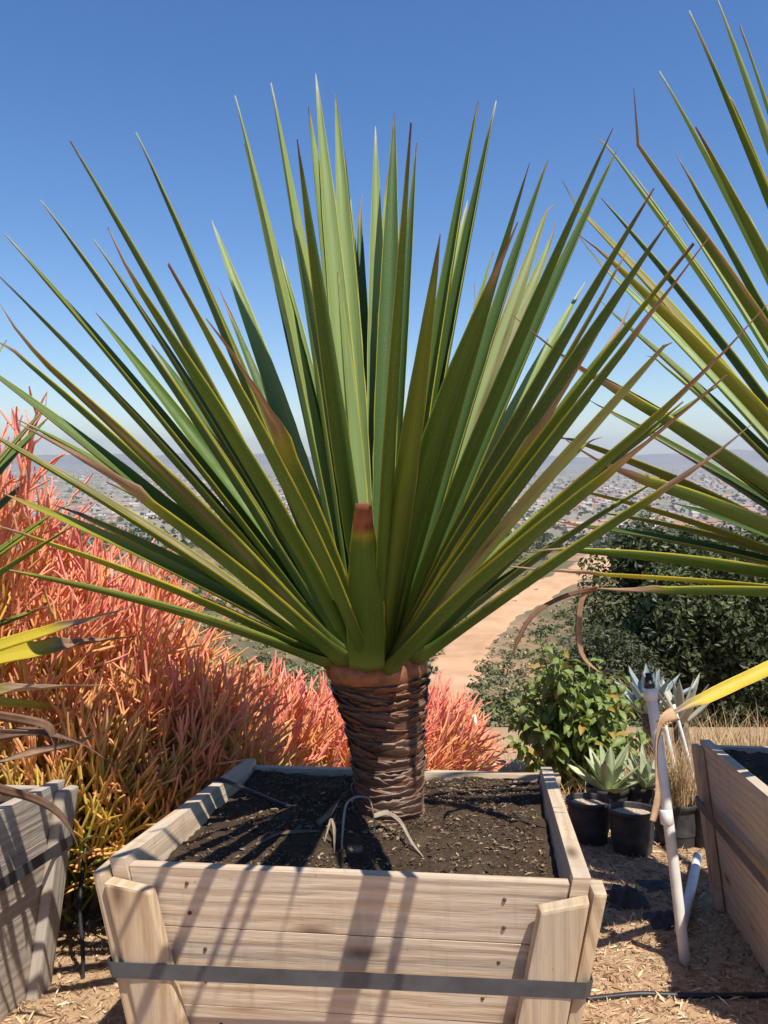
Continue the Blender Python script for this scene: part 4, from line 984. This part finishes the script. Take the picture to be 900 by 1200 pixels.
# ------------------------------------------------------------------ leafy shrub behind the box
def leaf_mesh(v):
    """a folded drooping leaf, length 1 along +x"""
    V, F, C = [], [], []; n = 6; dr = [.45, .8, 1.15][v % 3]
    for i in range(n):
        t = i/(n-1); w = .22*math.sin(math.pi*min(1, t*.92+.06))**.8+.004; x = t*math.cos(dr*t); z = -.55*dr*t*t
        for s in (-1, 0, 1): V.append((x, s*w, z+abs(s)*w*.55)); C.append((.14, .205, .042) if s else (.20, .26, .075))
    for i in range(n-1):
        for s in (0, 1): F.append((i*3+s, (i+1)*3+s, (i+1)*3+s+1, i*3+s+1))
    if v >= 3: C = [tuple(np.array(c)*np.array((1.9, .95, .7))) for c in C]
    me = fast_mesh('leaf', V, F, C, True); me.materials.append(M['foliage']); return me
LM = [leaf_mesh(v) for v in range(4)]
def build_shrub():
    p = planted(668, 930, 4.15); o = empty('leafy_shrub', p); tag(o, 'glossy green shrub with drooping folded leaves behind the central box', 'shrub')
    L = []
    for k in range(52):
        tx = random.gauss(672, 50); ty = random.uniform(762, 885)+abs(tx-660)*.22
        if k < 4: tx, ty = [(633, 752), (645, 775), (612, 800), (700, 792)][k]
        tx = min(758, max(596, tx)); e = at(tx, ty, p.y+random.uniform(-.28, .30))-p
        b = Vector((random.gauss(0, .05), random.gauss(0, .05), -.02)); m = b.lerp(e, .5)+Vector((random.gauss(0, .03), random.gauss(0, .03), .05))
        P = [tuple((1-t)**2*b+2*(1-t)*t*m+t*t*e) for t in np.linspace(0, 1, 9)]
        V, F = tube_path(P, np.linspace(.007, .0022, 9), 6); link('stem', poly_mesh('stem', V, F), o, M['twig'])
        nl = 34
        for i in range(nl):
            t = .25+.75*(i/(nl-1)); q = (1-t)**2*b+2*(1-t)*t*m+t*t*e; a = i*2.4+random.uniform(-.4, .4)+k
            L.append((q, a, random.uniform(.08, .125)*(1.05-.35*t), R(random.uniform(5, 50))*(1.25-t)+R(-25)*(t > .95), t))
    L.sort(key=lambda l: l[0].y)
    VV, CC, FF = [], [], []
    src = []
    for me in LM:
        v = np.zeros(len(me.vertices)*3); me.vertices.foreach_get('co', v); c = np.zeros(len(me.vertices)*4); me.color_attributes['Col'].data.foreach_get('color', c)
        f = np.array([list(pl.vertices) for pl in me.polygons]); src.append((v.reshape(-1, 3), c.reshape(-1, 4), f))
    n0 = 0; front = set(random.sample(range(0, 520), 300))
    for i, (q, a, s, dn, t) in enumerate(L):
        mat = Matrix.Translation(q) @ Matrix.Rotation(a, 4, 'Z') @ Matrix.Rotation(dn, 4, 'Y') @ Matrix.Rotation(random.uniform(-.5, .5), 4, 'X') @ Matrix.Diagonal((s, s, s, 1))
        v = 3 if (t > .9 and random.random() < .12) or random.random() < .02 else random.randrange(3)
        if i in front:
            l = link('leaf', LM[v], o); l.matrix_basis = mat
        else:
            vv, c, f = src[v]; A3 = np.array(mat.to_3x3()); VV.append(vv@A3.T+np.array(mat.translation)); CC.append(c); FF.append(f+n0); n0 += len(vv)
    fl = link('foliage', fast_mesh('foliage', np.concatenate(VV), np.concatenate(FF), np.concatenate(CC)), o, M['foliage']); fl['kind'] = 'stuff'
build_shrub()

# ------------------------------------------------------------------ dark evergreen behind
def build_tree(cx, cy, Y, rx, ry, rz, n, name, label, col, leaf=.05):
    c = at(cx, cy, Y); g = ground(c.x, c.y); org = Vector((c.x, c.y, g-.05)); o = empty(name, org); tag(o, label, 'tree')
    cl = nrm(rng.normal(size=(90, 3))); rr = rng.uniform(.35, 1, 90)**.5
    cen = np.array(c)+cl*rr[:, None]*np.array((rx, ry, rz))*.86; cen[:, 2] = np.maximum(cen[:, 2], g+.15)
    cs = rng.uniform(.3, .5, 90)*min(rx, rz)*.72
    k = rng.integers(0, 90, n); d = nrm(rng.normal(size=(n, 3))); p = cen[k]+d*(rng.uniform(.45, 1.05, n)*cs[k])[:, None]
    nn = nrm(d*.6+np.array((0, 0, .5))+rng.normal(size=(n, 3))*.55); a = nrm(np.cross(nn, rng.normal(size=(n, 3)))); b = np.cross(nn, a)
    l = leaf*rng.uniform(.6, 1.25, (n, 1)); V = np.stack([p-a*l*.5, p-b*l*.24+nn*l*.10, p+a*l*.5, p+b*l*.24+nn*l*.10], 1).reshape(-1, 3)-np.array(org)
    tone = rng.uniform(.65, 1.45, (n, 1))*(1+.25*np.sin(k*3.3))[:, None]; C = np.repeat(np.array(col)*tone, 4, 0)
    f = link('crown', fast_mesh('crown', V, np.arange(4*n).reshape(-1, 4), C, False), o, M['foliage']); f['kind'] = 'stuff'
    V, F = tube_path([(0, 0, 0), (.05, 0, .5*(c.z-g)), (0, .05, c.z-g+.1*rz)], [.10, .08, .05], 10); t = link('trunk', poly_mesh('trunk', V, F), o, M['bark'])
    for j in range(14):
        e = cen[rng.integers(0, 90)]-np.array(org); s = np.array((.03, .02, (c.z-g)*random.uniform(.4, .9)))
        V, F = tube_path([s, s*.5+e*.5+np.array((0, 0, -.06)), e], [.04, .025, .01], 6); link('limb', poly_mesh('limb', V, F), t, M['bark'])
build_tree(830, 715, 8.2, 1.35, 1.1, .98, 42000, 'evergreen_tree', 'dark dense evergreen tree on the slope beyond the pots', (.070, .092, .036), .075)
build_tree(965, 690, 9.0, 1.0, 1.0, 1.15, 16000, 'evergreen_tree', 'brighter green leafy tree just beyond the dark evergreen', (.085, .115, .036), .075)
build_tree(720, 790, 7.2, .55, .5, .42, 7000, 'evergreen_tree', 'low dark evergreen bush below the tree on the slope', (.06, .075, .035), .05)

build_tree(845, 800, 7.6, .95, .55, .5, 9000, 'evergreen_tree', 'dark evergreen bush filling in below the tall dark tree', (.06, .075, .032), .065)

# ------------------------------------------------------------------ pipes, hoses and ground clutter
def pipe(name, a, b, r, label, couplings=(), cap=False, mat='pvc', cat='pipe', group=None):
    a, b = Vector(a), Vector(b); o = empty(name, a); tag(o, label, cat, group); d = b-a; P = [d*t+Vector((.004*math.sin(t*3), 0, 0)) for t in np.linspace(-.02, 1, 9)]
    V, F = tube_path(P, r, 14); link('tube', poly_mesh('tube', V, F), o, M[mat])
    for t0, t1, k in couplings:
        V, F = tube_path([d*t0, d*(t0+.003), d*(t1-.003), d*t1], [r*1.05, r*k, r*k, r*1.05], 14); link('coupling', poly_mesh('coupling', V, F), o, M[mat])
    if cap:
        u = d.normalized(); V, F = tube_path([d-u*.004, d+u*.012, d+u*.013, d+u*.030, d+u*.031, d+u*.042], [r*1.0, r*1.0, r*.78, r*.78, r*.55, r*.5], 14); link('riser_cap', poly_mesh('riser_cap', V, F), o, M['black'])
    return o
pb = hit(803, 1131, 1.6); pt = at(761.5, 806, pb.y+.10)
pipe('standpipe', pb, pt, .0152, 'white plastic standpipe with black cap beside the box', [(.50, .555, 1.22), (.955, 1.0, 1.30)], True)
pa = hit(797, 1098, 1.6); pe = hit(817, 1013, 1.6); pipe('pipe_offcut', pa+Vector((0, 0, .018)), pe+Vector((0, 0, .03)), .0165, 'white plastic pipe offcut lying on the mulch')
pa = at(806, 926, 3.55); pipe('thin_stake', (pa.x, pa.y, ground(pa.x, pa.y)-.05), at(776, 838, 3.6), .011, 'thin white stake leaning behind the standpipe', cat='stake')
pa = at(797, 868, 4.2); pipe('thin_stake', (pa.x+.1, pa.y, ground(pa.x+.1, pa.y)-.05), at(789, 826, 4.25), .010, 'thin white stake deep in the dry grass', cat='stake')
pa = at(570, 884, 3.9); pipe('thin_stake', (pa.x+.02, pa.y, ground(pa.x+.02, pa.y)-.05), at(555, 838, 3.9), .010, 'slender white stake next to the low pink shrub', cat='stake')
# hoses
def hose(name, pts, r, label, sub=24):
    P = np.array([tuple(p) for p in pts]); t = np.linspace(0, 1, len(P)); tt = np.linspace(0, 1, sub); Q = np.stack([np.interp(tt, t, P[:, k]) for k in range(3)], 1)
    for _ in range(2): Q[1:-1] = (Q[:-2]+2*Q[1:-1]+Q[2:])/4
    o0 = Q[0].copy(); V, F = tube_path(Q-o0, r, 8); o = link(name, poly_mesh(name, V, F), None, M['black']); o.location = o0; return tag(o, label, 'hose')
gp = lambda px, py, dz=.006: (lambda p: p+Vector((0, 0, dz)))(hit(px, py, 1.2))
hose('drip_line', [gp(640, 1180), gp(700, 1174), gp(750, 1169), (gp(800, 1171)), gp(880, 1172), gp(960, 1168)], .0075, 'black drip line across bare ground in front of the standpipe')
to_w = lambda v: Vector(base_m)+qm@Vector(v)
def soil_z(x, y):
    W = half(HB-.045)-TH; return hg[int(np.clip((y/W+1)/2*63, 0, 63)), int(np.clip((x/W+1)/2*63, 0, 63))]
hA = half(HB)
hose('drip_tube', [to_w((-hA-.075, .18, .20)), to_w((-hA-.055, .18, HB-.05)), to_w((-hA-.02, .18, HB+.018)), to_w((-hA+.016, .17, HB+.0225)), to_w((-hA+.07, .14, HB+.012)), to_w((-hA+.15, .08, HB+.004)), to_w((-hA+.22, .03, soil_z(-.25, .03)+.006)), to_w((-hA+.27, 0, soil_z(-.2, 0)-.004))], .0055, 'black drip tube bent over the rim of the central box')
p0 = at(84, 1000, 2.2); p1 = at(100, 1190, 2.05)
hose('drip_tube', [Vector((p0.x, 2.32, p0.z)), at(92, 1060, 2.2), at(98, 1120, 2.15), at(96, 1170, 2.1), at(92, 1210, 2.08), gp(88, 1290, .004)], .006, 'black drip tube hanging down in the gap between boxes')

# dead leaf curls on the box soil
def curl(pts, w, label, colr):
    colr = tuple(.72*q for q in colr)
    w = [q*.55 for q in w]; P = [to_w(p) for p in pts]; o = strip('dead_leaf', P, w, None, colr, M['dry'], .5, P[0]); o.location = P[0]; tag(o, label, 'dead leaf')
loc_of = lambda px, py, Y: qm.inverted()@(at(px, py, Y)-Vector(base_m))
sz = lambda x, y: soil_z(x, y)
def on_soil(px, py, lift=0.0):
    d = ray(px, py); best = None
    for Y in np.linspace(1.5, 2.6, 220):
        l = qm.inverted()@(CAM+d*(Y/d.y)-Vector(base_m))
        if abs(l.x) < .42 and abs(l.y) < .42 and l.z < soil_z(l.x, l.y): 
            return Vector((l.x, l.y, soil_z(l.x, l.y)+lift))
    return Vector((0, -.3, HB))
curl([on_soil(400, 1000, .0), on_soil(402, 985, .03), on_soil(405, 972, .062), on_soil(420, 968, .065), on_soil(436, 968, .055), on_soil(440, 985, .01)], [.008, .011, .010, .014, .010, .006], 'pale curled leaf arched on the soil at the trunk foot', (.55, .45, .34))
curl([on_soil(438, 975, .035), on_soil(455, 975, .045), on_soil(470, 982, .035), on_soil(482, 994, .012), on_soil(496, 1004, .0)], [.022, .026, .016, .012, .010], 'long tan dead leaf slanting from the trunk foot to the board', (.46, .38, .29))
curl([on_soil(372, 972, .012), on_soil(385, 970, .03), on_soil(398, 958, .035), on_soil(410, 940, .03)], [.030, .026, .014, .006], 'brown dead leaf leaning on the trunk from the left soil', (.28, .21, .15))
curl([on_soil(300, 992, .004), on_soil(325, 984, .008), on_soil(350, 983, .009), on_soil(375, 978, .006)], [.012, .016, .016, .008], 'brown twig-like dead leaf on the left soil', (.24, .17, .12))
curl([on_soil(560, 900, .006), on_soil(585, 896, .010), on_soil(610, 890, .008), on_soil(630, 889, .004)], [.014, .018, .016, .010], 'dead leaf by the far edge of the box soil', (.34, .25, .17))
curl([on_soil(380, 988, .002), on_soil(388, 975, .03), on_soil(392, 985, .02), on_soil(392, 1002, .0)], [.006, .012, .014, .006], 'small dead leaf scrap left of the arched leaf', (.42, .33, .24))
# log and pale stones behind the box soil
def rock(p, s, label):
    bm = bmesh.new(); bmesh.ops.create_icosphere(bm, subdivisions=3, radius=1)
    k = random.uniform(0, 50)
    for v in bm.verts: v.co = Vector((v.co.x*s[0], v.co.y*s[1], v.co.z*s[2]))*(1+.28*mnoise.noise(v.co*1.3+Vector((k, 0, 0)))+.1*mnoise.noise(v.co*4))
    o = link('stone', bm_mesh('stone', bm, True), None, M['stone']); o.location = p; tag(o, label, 'stone')
g = planted(578, 884, 4.4); rock(g+Vector((0, 0, .02)), (.10, .08, .09), 'pale stone at the terrace edge by the white stake')
g = planted(604, 886, 4.5); rock(g+Vector((0, 0, .02)), (.07, .06, .06), 'smaller pale stone beside the leafy shrub')
l0, l1 = on_soil(528, 894, .012), on_soil(585, 886, .012)
P = [to_w(l0.lerp(l1, t)+Vector((0, 0, .004*math.sin(t*9)))) for t in np.linspace(0, 1, 9)]
V, F = tube_path([p-P[0] for p in P], [.013, .016, .017, .015, .017, .016, .015, .013, .009], 10); o = link('dead_branch', poly_mesh('dead_branch', V, F), None, M['bark']); o.location = P[0]; tag(o, 'thick dead branch lying along the far soil edge', 'branch')

# mulch on the ground: uncountable chips, twigs and leaf scraps
def build_mulch():
    V, C = [], []
    for k in range(26000):
        if k < 20000: px = random.uniform(640, 960); Y = 1.7+2.6*random.random()**.8; x = (px-450)/970*Y
        else: Y = random.uniform(1.5, 2.6); x = random.uniform(-1.1, -.4)
        z = ground(x, Y); a = random.uniform(0, 6.28); L = random.choice([.002, .003, .004, .006, .008, .012, .02])*random.uniform(.7, 1.3); B = L*random.uniform(.1, .45) if L < .009 else L*random.uniform(.05, .16); tl = random.uniform(-.5, .5)
        dx, dy = math.cos(a), math.sin(a); c = np.array((x, Y, z+.002+abs(tl)*L*.7)); e = np.array((dx, dy, tl))*L; f = np.array((-dy, dx, random.uniform(-.5, .5)))*B
        V += [c-e, c+f+(0, 0, .003), c+e, c-f]
        g = random.choice([(.56, .42, .27), (.48, .33, .20), (.64, .52, .37), (.36, .24, .14), (.54, .37, .22), (.22, .14, .09)]); C += [np.array(g)*random.uniform(.75, 1.15)]*4
    o = link('mulch', fast_mesh('mulch', V, np.arange(len(V)).reshape(-1, 4), C, False), None, M['litter']); tag(o, 'tan bark mulch and leaf scraps over the ground', 'mulch', kind='stuff')
build_mulch()
# torn black film and flat dark patches on the ground
def film(px, py, w, d, h, label):
    c = hit(px, py, 1.6); n = 12; V = []
    for j in range(n):
        for i in range(n):
            u, v = i/(n-1)-.5, j/(n-1)-.5; e = 1+.35*mnoise.noise((u*4, v*4, px))
            V.append((u*w*e, v*d*e, .004+h*max(0, .5+.9*mnoise.noise((u*5, v*5, px*.1)))*(1-(2*u)**4)*(1-(2*v)**4)))
    F = [(j*n+i, j*n+i+1, (j+1)*n+i+1, (j+1)*n+i) for j in range(n-1) for i in range(n-1)]
    o = link('plastic_film', fast_mesh('plastic_film', V, F), None, M['film']); o.location = c; o.rotation_mode = 'QUATERNION'; o.rotation_quaternion = pot_q; tag(o, label, 'plastic film')
film(733, 1058, .13, .16, .055, 'crumpled black plastic film beside the central box corner')
film(778, 1082, .10, .12, .03, 'flat black patch next to the pipe offcut')  # low dark sheet laid left of the offcut
film(772, 1040, .12, .10, .012, 'flat grey patch between pots and standpipe')  # thin dark sheet laid on the mulch

# ------------------------------------------------------------------ haze over the valley
bm = bmesh.new(); bmesh.ops.create_cube(bm, size=1, matrix=Matrix.Translation((0, 7000, 75))@Matrix.Diagonal((40000, 14400, 390, 1)))
hz = link('haze', bm_mesh('haze', bm)); s = NT('haze'); s.n.remove(s.b); pv = s.new('ShaderNodeVolumePrincipled')
pv.inputs['Color'].default_value = (.80, .88, 1.0, 1); pv.inputs['Density'].default_value = 1.0e-4; pv.inputs['Anisotropy'].default_value = .2
s.l.new(pv.outputs[0], s.out.inputs['Volume']); hz.data.materials.append(s.m); tag(hz, kind='stuff')
